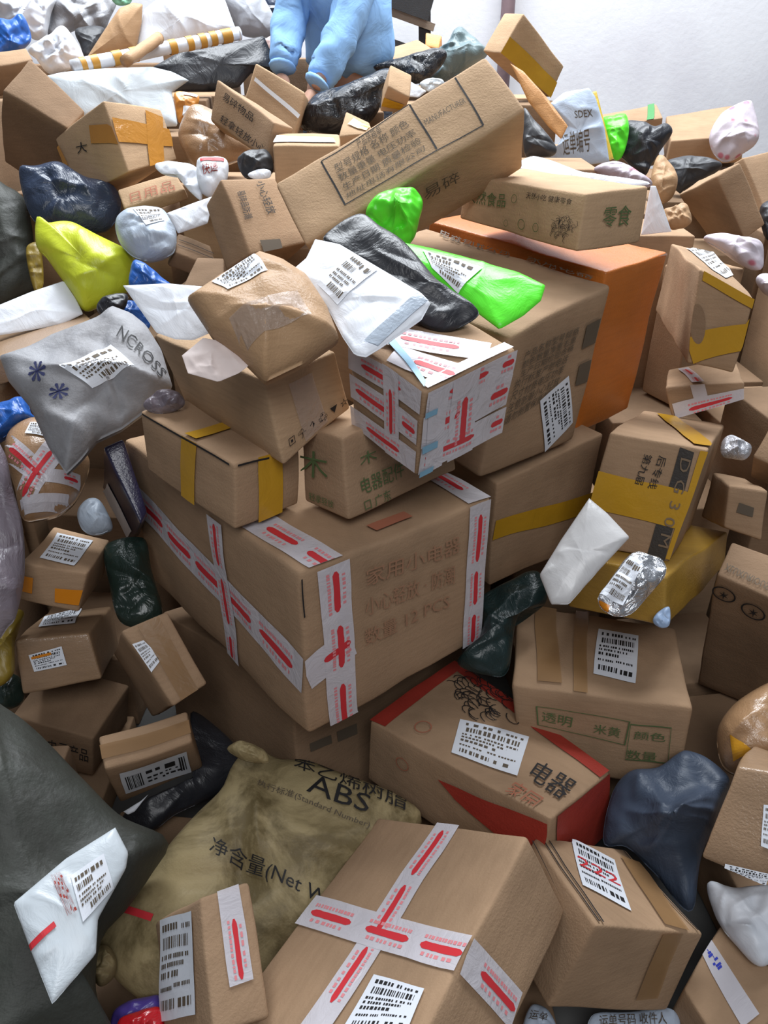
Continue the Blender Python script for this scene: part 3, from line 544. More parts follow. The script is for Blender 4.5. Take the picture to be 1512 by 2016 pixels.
carton('redlion','cardboard_box',[(0.3107, 0.9325, 0.3743), (0.4731, 1.1039, 0.3027), (-0.0318, 1.2357, 0.314), (0.2943, 0.8945, 0.1857), (0.1748, 1.4421, 0.3007), (0.4854, 1.0784, 0.1349), (-0.0401, 1.211, 0.1475), (0.154, 1.4001, 0.1054)],'brown carton with red edges, dark sketch print and white shipping label','box','kraft',0.007,0.0055,[('patch', 'AB', [(-0.0, 1.0), (1.0, 1.0), (0.9999, 0.9348), (0.0103, 0.9067)], 'redprint', 'printed_patch'), ('patch', 'AB', [(1.0067, 0.9962), (1.0, 0.0), (0.8228, 0.0042), (0.9241, 0.9941)], 'redprint', 'printed_patch'), ('patch', 'AC', [(0.0798, 0.0086), (0.9806, 0.003), (1.0, 1.0), (0.2419, 0.9622)], 'redprint', 'printed_patch'), ('label', 'AB', [(0.4749, 0.6813), (0.7482, 0.3768), (0.2519, 0.2466), (0.1093, 0.5595)], 'std'), ('text', 'AB', [(0.5569, 0.243), (0.5814, 0.0395), (0.2481, 0.0274), (0.2818, 0.2096)], '电器', 'ink'), ('text', 'AB', [(0.1978, 0.2268), (0.1779, 0.0795), (-0.0679, 0.0845), (-0.0646, 0.2202)], '家园', 'redfade'), ('scrib', 'AB', [(0.7335, 0.8856), (1.1196, 0.8194), (1.0477, 0.4869), (0.5802, 0.5876)], 'ink'), ('ring', 'AB', (0.1929, 0.767), 0.018, 'redfade'), ('ring', 'BC', (0.771, 0.3394), 0.018, 'redfade'), ('patch', 'BC', [(0.56, 0.2574), (0.0073, 0.0592), (-0.0347, 0.6168), (0.4523, 0.3873)], 'redprint', 'printed_patch')],None,9)
carton('labelright','cardboard_box',[(0.6422, 1.1568, 0.4284), (0.2776, 1.2382, 0.4203), (0.7121, 1.4692, 0.3896), (0.6481, 1.1295, 0.2042), (0.3436, 1.5562, 0.3907), (0.3092, 1.2149, 0.2028), (0.7166, 1.4453, 0.171), (0.3619, 1.53, 0.1683)],'brown carton with green boxed lettering on its front and white label on top','box','kraft',0.012,0.0055,[('label', 'AB', [(0.4885, 0.8002), (0.2455, 0.7794), (0.3015, 0.1958), (0.5385, 0.2282)], 'std'), ('text', 'AC', [(0.8318, 0.2675), (0.6547, 0.286), (0.6607, 0.4136), (0.8347, 0.3954)], '透明', 'greenink'), ('text', 'AC', [(0.5374, 0.3226), (0.3809, 0.3209), (0.383, 0.4328), (0.5358, 0.4346)], '米黄', 'greenink'), ('text', 'AC', [(0.3063, 0.321), (0.1256, 0.3102), (0.125, 0.407), (0.3022, 0.4179)], '颜色', 'greenink'), ('text', 'AC', [(0.3346, 0.5536), (0.1597, 0.5419), (0.1587, 0.6538), (0.3302, 0.6658)], '数量', 'greenink'), ('frame', 'AC', [(0.8659, 0.2027), (0.3332, 0.2201), (0.3452, 0.5072), (0.8603, 0.4489)], 'greenink'), ('frame', 'AC', [(0.3323, 0.2441), (0.1029, 0.231), (0.0912, 0.6542), (0.3386, 0.6816)], 'greenink'), ('tape', 'AB', (0.8215, 0.9823), (0.7924, 0.0644), 0.05, 'brown'), ('tape', 'AB', (0.5901, 0.9972), (0.6207, 0.0004), 0.03, 'brown')],None,10)
carton('cross','cardboard_box',[(0.239, 0.8259, 0.4727), (-0.014, 0.9891, 0.3076), (0.0181, 0.4665, 0.4699), (0.3131, 0.7855, 0.3206), (-0.237, 0.6299, 0.3051), (0.0521, 0.9485, 0.1551), (0.0913, 0.4258, 0.3173), (-0.1715, 0.589, 0.1521)],'brown carton with red printed tape crossing on top and white label near the tape','box','kraft',0.008,0.0055,[('tape', 'AB', (0.4808, -0.0081), (0.5114, 0.9737), 0.052, 'red'), ('tape', 'AB', (1.014, 0.5445), (-0.0172, 0.548), 0.06, 'red'), ('tape', 'BC', (0.545, 0.0186), (0.4704, 0.9146), 0.055, 'red'), ('line', 'BC', (-0.0001, 0.0644), (-0.0068, 0.9841), 0.003), ('label', 'AB', [(0.3814, 0.7151), (0.0921, 0.7083), (0.0687, 0.8663), (0.3704, 0.9395)], 'std')],None,11)
carton('redwriting','cardboard_box',[(0.3458, 0.7323, 0.3678), (0.5669, 0.7826, 0.2599), (0.2851, 0.9332, 0.3202), (0.2749, 0.679, 0.2191), (0.4894, 0.9857, 0.216), (0.5127, 0.7285, 0.1097), (0.2156, 0.8804, 0.1723), (0.4369, 0.9312, 0.0652)],'brown carton with white label bearing red handwriting beside the tape-crossed carton','box','kraft',0.007,0.0055,[('label', 'AB', [(0.397, 1.0284), (0.7145, 0.8077), (0.4268, 0.1791), (0.1355, 0.4246)], 'redhand'), ('line', 'AB', (0.0591, 0.9557), (0.0382, 0.0279), 0.003), ('line', 'AB', (0.119, 0.9508), (0.0685, 0.0204), 0.003), ('line', 'AB', (0.9241, 0.9637), (0.9395, 0.0162), 0.003), ('tape', 'AB', (0.9233, 0.8455), (0.7389, 0.0219), 0.05, 'brown'), ('tape', 'AC', (0.6774, 0.0101), (0.738, 0.8103), 0.045, 'brown')],None,12)
carton('bluewriting','cardboard_box',[(0.5256, 0.7268, 0.1846), (0.5756, 0.6107, 0.159), (0.6375, 0.8478, 0.1867), (0.5169, 0.7331, 0.0274), (0.7253, 0.7374, 0.1707), (0.5743, 0.6192, 0.0055), (0.6356, 0.854, 0.0295), (0.7307, 0.7456, 0.0167)],'brown carton with clear tape marked in blue ink in the lower heap','box','kraft',0.007,0.0055,[('tape', 'AB', (-0.0557, 0.5885), (0.8319, 0.4262), 0.04, 'blueink')],None,13)
carton('smallfront','cardboard_box',[(-0.2837, 0.717, 0.475), (-0.2167, 0.7593, 0.4497), (-0.3942, 0.7749, 0.3127), (-0.2445, 0.5531, 0.3924), (-0.3225, 0.8136, 0.2815), (-0.1716, 0.5915, 0.3607), (-0.3496, 0.6092, 0.2273), (-0.2766, 0.6467, 0.194)],'narrow brown carton lying on the sack with long white label and red printed tape','box','kraft',0.007,0.0055,[('label', 'BC', [(0.8102, 0.0186), (0.1547, 0.0612), (0.2574, 0.8224), (1.0803, 0.7755)], 'std'), ('tape', 'AC', (0.539, -0.0255), (0.5598, 0.7125), 0.036, 'red')],None,14)
carton('edgebox','cardboard_box',[(0.6116, 0.9201, 0.5316), (0.6976, 0.8739, 0.5643), (0.7307, 1.0705, 0.4128), (0.5482, 0.835, 0.397), (0.8138, 1.0119, 0.4248), (0.6361, 0.776, 0.4082), (0.6714, 0.9763, 0.2629), (0.7555, 0.9147, 0.27)],'clear-wrapped brown carton with white label stuck near its corner','box','kraft_gloss',0.007,0.0055,[('label', 'AC', [(0.5684, 0.3085), (0.8923, 0.2878), (1.0309, 0.6996), (0.753, 0.6876)], 'std'), ('label', 'AC', [(0.3692, 0.9609), (1.0892, 0.8845), (1.0996, 0.9757), (0.421, 1.1137)], 'std')],None,15)
carton('la','cardboard_box',[(-0.6476, 1.3715, 0.6207), (-0.7865, 1.3672, 0.6532), (-0.6676, 1.5739, 0.5763), (-0.6756, 1.3496, 0.5285), (-0.795, 1.5731, 0.6147), (-0.8046, 1.3501, 0.5691), (-0.6904, 1.5543, 0.488), (-0.8194, 1.5538, 0.5268)],'small brown carton with two orange tape squares and white barcode label','box','kraft',0.007,0.0055,[('label', 'AB', [(0.8657, 0.8343), (0.2541, 0.8433), (0.2572, 0.1273), (0.8034, 0.1763)], 'std'), ('patch', 'AC', [(0.9982, 0.3056), (0.7622, 0.3226), (0.7564, 0.7336), (0.9928, 0.7262)], 'orangetape', 'tape'), ('patch', 'AC', [(0.4056, 0.4727), (-0.0012, 0.4058), (0.0161, 0.7978), (0.3838, 0.8256)], 'orangetape', 'tape')],None,16)
carton('lb','cardboard_box',[(-0.6658, 1.347, 0.4711), (-0.8221, 1.3187, 0.473), (-0.7055, 1.5918, 0.3631), (-0.6425, 1.3043, 0.3714), (-0.8686, 1.5597, 0.3587), (-0.8155, 1.2679, 0.3598), (-0.6902, 1.5455, 0.2574), (-0.8593, 1.5106, 0.2483)],'shiny film-wrapped brown carton with orange striped label below the orange taped box','box','kraft_gloss',0.007,0.0055,[('label', 'AC', [(0.8333, 0.2933), (0.3909, 0.1968), (0.3747, 0.5719), (0.8044, 0.6091)], 'orangebar'), ('label', 'AB', [(0.9299, 0.8247), (0.4581, 1.0648), (0.308, 0.3511), (0.8015, 0.315)], 'std')],None,17)
carton('lc','cardboard_box',[(-0.4367, 1.1556, 0.4353), (-0.3756, 1.2133, 0.4441), (-0.5482, 1.2438, 0.563), (-0.5576, 1.3336, 0.2224), (-0.4626, 1.2989, 0.5674), (-0.4893, 1.3926, 0.2333), (-0.6552, 1.4198, 0.3468), (-0.5825, 1.4788, 0.3576)],'brown carton leaning on its neighbour with half-peeled white label on its edge','box','kraft',0.007,0.0055,[('label', 'AB', [(0.0199, 0.8127), (0.2503, 0.8), (0.3454, 0.5071), (-0.0159, 0.4325)], 'std'), ('tape', 'AB', (0.5495, 0.9858), (0.469, 0.004), 0.04, 'brown')],None,18)
carton('ld','cardboard_box',[(-0.3916, 1.1183, 0.3733), (-0.5607, 1.0514, 0.3673), (-0.4176, 1.1809, 0.3995), (-0.412, 1.1884, 0.2117), (-0.5857, 1.1153, 0.3958), (-0.5742, 1.113, 0.1915), (-0.4373, 1.2489, 0.2346), (-0.6029, 1.1787, 0.2232)],'brown carton with long blue-white barcode label along its front','box','kraft',0.007,0.0055,[('label', 'AC', [(0.8626, 0.1608), (0.0993, 0.2057), (0.1431, 0.9327), (0.892, 0.7515)], 'long'), ('tape', 'AB', (1.0, 0.4936), (-0.0136, 0.4827), 0.03, 'brown')],None,19)
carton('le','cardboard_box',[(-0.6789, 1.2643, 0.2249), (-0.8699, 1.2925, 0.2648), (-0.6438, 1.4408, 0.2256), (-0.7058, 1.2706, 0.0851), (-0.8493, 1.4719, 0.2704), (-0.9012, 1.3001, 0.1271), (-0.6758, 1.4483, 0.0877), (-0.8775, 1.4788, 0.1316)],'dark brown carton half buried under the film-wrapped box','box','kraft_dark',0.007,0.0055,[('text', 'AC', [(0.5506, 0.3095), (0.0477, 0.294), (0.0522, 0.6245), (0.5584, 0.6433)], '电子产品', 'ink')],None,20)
carton('navybox','cardboard_box',[(-0.6132, 1.5131, 0.8564), (-0.5286, 1.4266, 0.7078), (-0.5735, 1.5358, 0.8676), (-0.779, 1.8575, 0.5625), (-0.5194, 1.4526, 0.7246), (-0.7026, 1.7828, 0.4337), (-0.7446, 1.88, 0.5735), (-0.6778, 1.8004, 0.4365)],'dark navy glossy carton with pale strip leaning against the largest carton','box','navy_card',0.007,0.0055,[('patch', 'AC', [(0.1731, 0.517), (0.9299, 0.5484), (0.9628, 0.9976), (0.0456, 1.2244)], 'paper', 'label')],None,21)
carton('wrapflat','cardboard_box',[(-0.7232, 1.9253, 0.9986), (-0.9619, 1.7897, 0.9557), (-0.9673, 2.3409, 0.9506), (-0.7118, 1.9247, 0.9324), (-1.188, 2.207, 0.9106), (-0.949, 1.7892, 0.8898), (-0.9539, 2.3405, 0.8847), (-1.1767, 2.2064, 0.8443)],'flat brown parcel in clear film lying on white envelope','box','kraft_gloss',0.007,0.0055,[],None,22)
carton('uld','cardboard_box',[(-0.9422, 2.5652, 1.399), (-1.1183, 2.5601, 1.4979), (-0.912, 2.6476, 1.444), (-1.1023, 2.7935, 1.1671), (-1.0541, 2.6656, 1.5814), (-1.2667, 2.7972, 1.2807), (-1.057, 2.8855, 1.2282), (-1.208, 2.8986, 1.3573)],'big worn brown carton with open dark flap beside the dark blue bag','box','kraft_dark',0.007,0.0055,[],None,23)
carton('uldtop','cardboard_box',[(-1.2752, 3.2472, 1.5678), (-1.4502, 3.1025, 1.5356), (-1.3048, 3.2803, 1.6075), (-1.3225, 3.3257, 1.464), (-1.4858, 3.1395, 1.5817), (-1.4993, 3.183, 1.4352), (-1.3564, 3.3618, 1.5088), (-1.5357, 3.2205, 1.4822)],'pale brown carton top edge behind the worn open carton','box','kraft',0.007,0.0055,[],None,24)
carton('orangetapebox','cardboard_box',[(-0.7984, 2.4786, 1.4784), (-0.6834, 2.6453, 1.4442), (-1.0022, 2.5908, 1.3693), (-0.7407, 2.4237, 1.2936), (-0.8942, 2.7689, 1.3539), (-0.6421, 2.6205, 1.3095), (-0.9551, 2.55, 1.2078), (-0.8484, 2.7345, 1.2033)],'tan carton wound with glossy orange tape near the white mailer','box','kraft_light',0.007,0.0055,[('tape', 'AC', (0.0098, 0.4045), (1.0016, 0.5621), 0.07, 'orange'), ('tape', 'AC', (0.8127, 0.1246), (0.5449, 1.0499), 0.06, 'orange'), ('tape', 'BC', (0.372, 0.2925), (-0.0658, 0.4835), 0.05, 'orange'), ('tape', 'BC', (1.0145, 0.1443), (0.987, 0.5014), 0.03, 'orange'), ('text', 'BC', [(0.6702, 0.2758), (0.4501, 0.3506), (0.5149, 0.4873), (0.6955, 0.4386)], '大', 'ink')],None,25)
carton('redsmall','cardboard_box',[(-0.5811, 2.4044, 1.2524), (-0.7492, 2.3441, 1.2053), (-0.6183, 2.4549, 1.2924), (-0.5791, 2.4368, 1.2196), (-0.7761, 2.3963, 1.248), (-0.7466, 2.3747, 1.1694), (-0.6143, 2.4864, 1.2581), (-0.7766, 2.4259, 1.2107)],'small flat tan box with faint red print under the orange taped carton','box','kraft_light',0.007,0.0055,[('text', 'AB', [(0.8327, 0.5749), (0.0907, 0.601), (0.1388, 0.0757), (0.8598, 0.1407)], '日用品', 'redfade')],None,26)
carton('blacktextbox','cardboard_box',[(-0.4012, 2.0337, 1.3314), (-0.2767, 2.1476, 1.3164), (-0.4602, 2.0977, 1.2566), (-0.3315, 1.9447, 1.1702), (-0.3378, 2.2162, 1.2493), (-0.1987, 2.0667, 1.1688), (-0.4068, 2.0193, 1.1131), (-0.2719, 2.1359, 1.1026)],'brown carton with black vertical lettering leaning beneath the long printed carton','box','kraft',0.007,0.0055,[('text', 'AC', [(0.3347, 0.1742), (0.2576, 0.5522), (0.1056, 0.5675), (0.1725, 0.2044)], '易碎品防潮', 'ink'), ('text', 'AC', [(0.747, 0.037), (0.716, 0.5159), (0.5259, 0.5379), (0.5917, 0.0723)], '小心轻放', 'ink'), ('patch', 'AC', [(0.2208, 0.8524), (0.5524, 0.8793), (0.5213, 1.0771), (0.2121, 1.0443)], 'inkfade', 'printed_patch')],None,27)
carton('striptext','cardboard_box',[(-0.5252, 2.6131, 1.4187), (-0.3363, 2.3613, 1.3382), (-0.4943, 2.6192, 1.526), (-0.497, 2.6469, 1.3785), (-0.3007, 2.3583, 1.4302), (-0.2951, 2.4006, 1.3072), (-0.4475, 2.657, 1.4924), (-0.2521, 2.4031, 1.4084)],'narrow brown carton with smeared black lettering along its length','box','kraft',0.007,0.0055,[('text', 'AB', [(0.1887, 0.8756), (0.6877, 0.8289), (0.6691, 0.6092), (0.1608, 0.6596)], '易碎物品', 'ink'), ('text', 'AB', [(0.2071, 0.3232), (0.992, 0.301), (0.9712, 0.0652), (0.1785, 0.1023)], '轻拿轻放小心', 'ink')],None,28)
carton('slotbox','cardboard_box',[(-0.4676, 2.9052, 1.4514), (-0.3052, 2.8765, 1.3438), (-0.421, 2.93, 1.5623), (-0.4826, 3.0422, 1.4049), (-0.2604, 2.9168, 1.4807), (-0.3128, 3.0253, 1.3172), (-0.4225, 3.0733, 1.5264), (-0.2624, 3.0609, 1.4462)],'tan carton with white paper strip showing at its open slot under the black bag','box','kraft_light',0.007,0.0055,[('patch', 'AB', [(0.0688, 0.6775), (1.0, 0.5035), (0.9832, 0.4045), (0.0618, 0.5814)], 'paper', 'paper_strip')],None,29)
carton('midbox','cardboard_box',[(-0.2911, 2.2323, 1.3867), (-0.1179, 2.2403, 1.386), (-0.2982, 2.3883, 1.3976), (-0.293, 2.242, 1.2461), (-0.1248, 2.3961, 1.3965), (-0.1194, 2.2498, 1.245), (-0.2997, 2.3979, 1.2567), (-0.1262, 2.4056, 1.2555)],'tan carton with white upper edge behind the long printed carton','box','kraft_light',0.007,0.0055,[('patch', 'AB', [(-0.0124, 0.1903), (0.9369, 0.1934), (0.894, 0.5942), (0.0112, 0.6871)], 'paper', 'paper_strip')],None,30)
carton('long','cardboard_box',[(-0.1643, 1.685, 1.2463), (0.2948, 1.805, 1.4956), (-0.2363, 1.7955, 1.3547), (-0.1316, 1.8324, 1.1202), (0.2154, 1.9052, 1.5867), (0.3241, 1.9482, 1.3624), (-0.2054, 1.9404, 1.2244), (0.2467, 2.0519, 1.4594)],'long tan carton lying diagonally with printed text panel and black lines','box','kraft_light',0.008,0.0055,[('line', 'AB', (0.2082, 0.9092), (0.2084, 0.1779), 0.004), ('line', 'AB', (0.6408, 0.9555), (0.6269, 0.164), 0.004), ('line', 'AB', (0.8467, 0.9432), (0.8275, 0.1212), 0.004), ('line', 'AB', (0.2082, 0.9092), (0.6408, 0.9555), 0.0025), ('line', 'AB', (0.2084, 0.1779), (0.8275, 0.1212), 0.0025), ('text', 'AB', [(0.3755, 0.9249), (0.4928, 0.934), (0.4864, 0.795), (0.37, 0.7873)], '产品装箱单', 'inkfade'), ('text', 'AB', [(0.243, 0.7759), (0.5941, 0.7949), (0.5909, 0.665), (0.2385, 0.6406)], '型号规格 名称 颜色', 'inkfade'), ('text', 'AB', [(0.2355, 0.6216), (0.5972, 0.6048), (0.5946, 0.4928), (0.2348, 0.4962)], '数量重量 电压功率', 'inkfade'), ('text', 'AB', [(0.2334, 0.4572), (0.5952, 0.4552), (0.5926, 0.3441), (0.2293, 0.3404)], '生产日期 质量检验', 'inkfade'), ('text', 'AB', [(0.2289, 0.3079), (0.5921, 0.3003), (0.5841, 0.2121), (0.2242, 0.2182)], '地址电话有限公司', 'inkfade'), ('text', 'AB', [(0.6478, 0.6236), (0.824, 0.5932), (0.8187, 0.5111), (0.6426, 0.5256)], 'MANUFACTURER', 'inkfade'), ('text', 'AC', [(0.5182, 0.2395), (0.6838, 0.267), (0.6908, 0.4645), (0.5202, 0.4555)], '易碎', 'inkfade')],None,31)
carton('catbox','cardboard_box',[(0.3948, 1.6263, 1.3593), (0.5476, 1.7124, 1.3583), (0.196, 1.9842, 1.3435), (0.3955, 1.6208, 1.2438), (0.3462, 2.073, 1.3469), (0.5501, 1.7103, 1.2484), (0.1857, 1.9877, 1.243), (0.3433, 2.0731, 1.2408)],'flat tan carton with green lettering and dark animal print on the orange box','box','kraft_light',0.007,0.0055,[('text', 'BC', [(0.9447, 0.2817), (0.598, 0.2289), (0.591, 0.5064), (0.9394, 0.5941)], '天然食品', 'greenink'), ('text', 'BC', [(0.4212, 0.1154), (0.0746, 0.107), (0.0771, 0.208), (0.4229, 0.2377)], '天然小吃 健康零食', 'ink'), ('scrib', 'BC', [(0.1812, 0.4685), (0.0153, 0.4319), (0.0282, 0.7771), (0.1842, 0.8006)], 'ink'), ('text', 'AC', [(0.2938, 0.256), (0.7309, 0.2693), (0.7408, 0.6273), (0.3072, 0.5994)], '零食', 'greenink'), ('ring', 'BC', (0.4299, 0.7385), 0.012, 'greenink'), ('ring', 'BC', (0.5186, 0.2955), 0.01, 'greenink'), ('ring', 'BC', (0.3069, 0.7161), 0.01, 'greenink'), ('ring', 'BC', (0.556, 0.812), 0.008, 'greenink')],None,32)
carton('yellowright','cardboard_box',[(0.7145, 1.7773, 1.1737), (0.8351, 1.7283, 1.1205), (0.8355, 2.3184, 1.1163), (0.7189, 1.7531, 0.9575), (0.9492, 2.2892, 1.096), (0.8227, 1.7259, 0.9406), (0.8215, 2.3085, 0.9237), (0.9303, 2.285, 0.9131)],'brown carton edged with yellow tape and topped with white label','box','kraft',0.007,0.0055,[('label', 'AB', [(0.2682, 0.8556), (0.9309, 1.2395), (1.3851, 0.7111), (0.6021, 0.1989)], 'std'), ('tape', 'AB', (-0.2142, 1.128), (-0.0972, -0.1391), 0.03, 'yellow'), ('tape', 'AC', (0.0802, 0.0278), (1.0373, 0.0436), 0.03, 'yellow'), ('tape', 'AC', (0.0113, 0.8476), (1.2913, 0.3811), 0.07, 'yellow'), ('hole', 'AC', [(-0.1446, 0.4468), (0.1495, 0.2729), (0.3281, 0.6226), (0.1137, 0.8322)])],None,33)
carton('besideorange','cardboard_box',[(0.8594, 2.4131, 1.0364), (0.9191, 2.2824, 1.038), (1.0229, 2.4877, 1.0363), (0.86, 2.4106, 0.6225), (1.0826, 2.3569, 1.0377), (0.9198, 2.2797, 0.6236), (1.0235, 2.4852, 0.6224), (1.0833, 2.3542, 0.6234)],'scuffed brown carton standing on end right behind the orange box','box','kraft',0.007,0.0055,[],None,34)
carton('tapedsmall','cardboard_box',[(0.9211, 1.8506, 0.8744), (0.7425, 1.9104, 0.8368), (1.0195, 2.1486, 0.8296), (0.9267, 1.8449, 0.8311), (0.8489, 2.1997, 0.7777), (0.7692, 1.8829, 0.7573), (1.0328, 2.134, 0.7717), (0.871, 2.1765, 0.7053)],'low brown carton with white and red tape folded over its edge','box','kraft',0.007,0.0055,[('tape', 'AC', (0.5771, -0.056), (0.5526, 1.153), 0.035, 'red'), ('tape', 'AC', (0.9497, 0.8681), (0.0041, 0.6912), 0.028, 'red'), ('tape', 'AB', (0.7569, 0.8254), (0.5601, 0.0152), 0.03, 'red')],None,35)
carton('bandbox','cardboard_box',[(0.6836, 1.4547, 0.8792), (0.498, 1.5478, 0.8767), (0.8879, 1.8425, 0.7565), (0.6303, 1.3988, 0.6287), (0.7038, 1.938, 0.7581), (0.4548, 1.4884, 0.6207), (0.8437, 1.7848, 0.503), (0.664, 1.8784, 0.5015)],'brown carton with dark printed band and wide yellow tape across it','box','kraft',0.007,0.0055,[('patch', 'AC', [(0.2682, 0.0203), (0.1213, 0.0404), (0.0459, 0.9945), (0.2433, 0.9697)], 'inkband', 'printed_patch'), ('tape', 'AC', (1.0053, 0.4983), (0.0437, 0.5335), 0.085, 'yellow'), ('tape', 'AC', (0.0181, 0.0157), (-0.0096, 0.97), 0.022, 'yellow'), ('tape', 'AB', (0.6863, 0.9204), (0.0401, 0.0616), 0.05, 'yellow'), ('text', 'AC', [(0.5056, 0.1218), (0.5048, 0.3864), (0.5934, 0.3784), (0.5918, 0.1132)], '第九届', 'ink'), ('text', 'AC', [(0.357, 0.1205), (0.3691, 0.4089), (0.4569, 0.401), (0.4469, 0.1127)], '后专线', 'ink'), ('text', 'AC', [(0.1256, 0.1058), (0.0491, 0.878), (0.159, 0.8747), (0.2278, 0.1003)], 'D G 3 0 M', 'kraftprint')],None,36)
carton('yellowunder','cardboard_box',[(0.5837, 1.2946, 0.6666), (0.8871, 1.6792, 0.5344), (0.4123, 1.4232, 0.6365), (0.5931, 1.2605, 0.5601), (0.7118, 1.8071, 0.5031), (0.8893, 1.653, 0.4409), (0.4128, 1.3823, 0.5186), (0.7127, 1.7734, 0.3971)],'carton wound in glossy yellow tape below the dark banded carton','box','yellowcard',0.007,0.0055,[],None,37)
carton('rsmall','cardboard_box',[(0.8043, 1.5671, 0.7288), (0.8898, 1.5472, 0.7264), (0.8562, 1.7729, 0.6582), (0.8008, 1.5366, 0.6362), (0.9386, 1.7497, 0.6503), (0.8816, 1.5055, 0.6151), (0.8373, 1.7286, 0.5426), (0.9249, 1.7077, 0.5386)],'small tan carton with dark rectangular mark next to the banded carton','box','kraft',0.007,0.0055,[('patch', 'AC', [(0.3104, 0.3457), (0.7055, 0.3823), (0.703, 0.5756), (0.2676, 0.5654)], 'inkfade', 'printed_patch')],None,38)
carton('circles','cardboard_box',[(0.7274, 1.3692, 0.6169), (0.8458, 1.2632, 0.6078), (0.779, 1.4455, 0.6557), (0.8287, 1.5135, 0.1617), (0.9081, 1.342, 0.6508), (0.9585, 1.413, 0.1618), (0.89, 1.5915, 0.2036), (1.0208, 1.4899, 0.2019)],'dark brown carton with circled symbols and faint lettering along its front','box','kraft_dark',0.007,0.0055,[('ring', 'AC', (0.1535, 0.1129), 0.026, 'ink'), ('ring', 'AC', (0.5666, 0.1491), 0.026, 'ink'), ('text', 'AC', [(0.0879, 0.0889), (0.2132, 0.0814), (0.2219, 0.1447), (0.0955, 0.1524)], '✶', 'ink'), ('text', 'AC', [(0.5081, 0.1231), (0.6283, 0.1155), (0.6408, 0.1798), (0.5195, 0.1876)], '✶', 'ink'), ('text', 'AB', [(0.0601, 0.1559), (0.6584, 0.1287), (0.6484, 0.2946), (0.0573, 0.3434)], 'XLUXURIOUS', 'inkfade')],None,39)
carton('rtan','cardboard_box',[(0.8831, 1.6532, 0.7632), (0.9728, 1.5714, 0.7426), (0.9321, 1.6961, 0.8342), (0.9495, 1.7587, 0.6479), (1.0256, 1.6151, 0.8147), (1.0419, 1.6777, 0.6283), (1.0015, 1.8022, 0.7197), (1.095, 1.7213, 0.7004)],'tan carton poking out past the pale foil scrap','box','kraft',0.007,0.0055,[],None,40)
carton('rdark','cardboard_box',[(1.112, 2.7869, 1.2366), (1.1851, 2.7935, 1.2764), (1.1155, 3.1231, 1.1305), (1.2326, 2.7316, 1.0468), (1.1896, 3.1373, 1.1831), (1.2963, 2.7428, 1.0942), (1.2465, 3.0902, 0.9779), (1.3105, 3.0944, 1.0138)],'worn brown carton standing tilted with one face in deep shade','box','kraft',0.007,0.0055,[],None,41)
carton('rdark2','cardboard_box',[(1.3048, 3.0626, 1.2605), (1.5151, 3.2243, 1.2814), (1.2847, 3.0999, 1.234), (1.3993, 2.9595, 1.0807), (1.4942, 3.2591, 1.2509), (1.6141, 3.1193, 1.0985), (1.378, 2.9941, 1.0498), (1.5906, 3.1535, 1.0669)],'brown carton leaning behind the worn tilted carton','box','kraft',0.007,0.0055,[],None,42)
carton('rlong','cardboard_box',[(1.2486, 3.7139, 1.2572), (1.5434, 3.6376, 1.2956), (1.3213, 4.0529, 1.3295), (1.2529, 3.74, 1.1481), (1.6162, 3.9873, 1.3858), (1.5583, 3.6587, 1.1782), (1.3366, 4.08, 1.2221), (1.6366, 4.006, 1.2644)],'long brown carton lying against the white wall','box','kraft',0.007,0.0055,[],None,43)
carton('rstrap','cardboard_box',[(0.9673, 3.8025, 1.296), (1.2251, 3.7829, 1.3436), (0.9751, 3.9126, 1.3471), (1.012, 3.8929, 1.0959), (1.218, 3.8908, 1.391), (1.2684, 3.8731, 1.1432), (1.0182, 4.0027, 1.1466), (1.2627, 3.9811, 1.1909)],'brown carton with green strap behind the black bag','box','kraft',0.007,0.0055,[('tape', 'AB', (0.907, 1.0366), (0.7921, -0.1131), 0.03, 'green')],None,44)
carton('tanhigh','cardboard_box',[(0.4232, 3.2615, 1.5916), (0.6468, 3.3986, 1.4384), (0.5043, 3.2953, 1.7092), (0.3678, 3.358, 1.5989), (0.6967, 3.4263, 1.5458), (0.5881, 3.4945, 1.4447), (0.446, 3.3913, 1.7156), (0.6414, 3.5229, 1.5532)],'tan carton with yellow tape tipped over behind the long carton','box','kraft_light',0.007,0.0055,[('tape', 'AB', (-0.0269, 0.1662), (1.0007, 0.2411), 0.07, 'yellow')],None,45)
carton('ybox1','cardboard_box',[(-0.0139, 2.9594, 1.4149), (0.0682, 2.9772, 1.4138), (0.0134, 2.8995, 1.4961), (-0.0057, 3.023, 1.48), (0.0843, 2.8985, 1.4637), (0.0753, 3.0389, 1.4757), (0.0206, 2.9613, 1.5582), (0.0927, 2.9621, 1.5287)],'small tan carton with yellow tape by the white envelope','box','kraft_light',0.007,0.0055,[('tape', 'AB', (-0.0576, 0.4217), (0.8454, 0.3677), 0.035, 'yellow')],None,46)
carton('ybox2','cardboard_box',[(-0.1399, 2.6698, 1.368), (-0.0335, 2.6877, 1.3751), (-0.1212, 2.7551, 1.432), (-0.152, 2.7168, 1.2942), (-0.0487, 2.749, 1.3992), (-0.0489, 2.7323, 1.2973), (-0.1368, 2.7997, 1.3542), (-0.0607, 2.796, 1.3254)],'tan carton corner with yellow tape behind the long carton','box','kraft_light',0.007,0.0055,[('tape', 'AB', (0.2579, 0.6336), (0.8817, 0.3255), 0.04, 'yellow')],None,47)
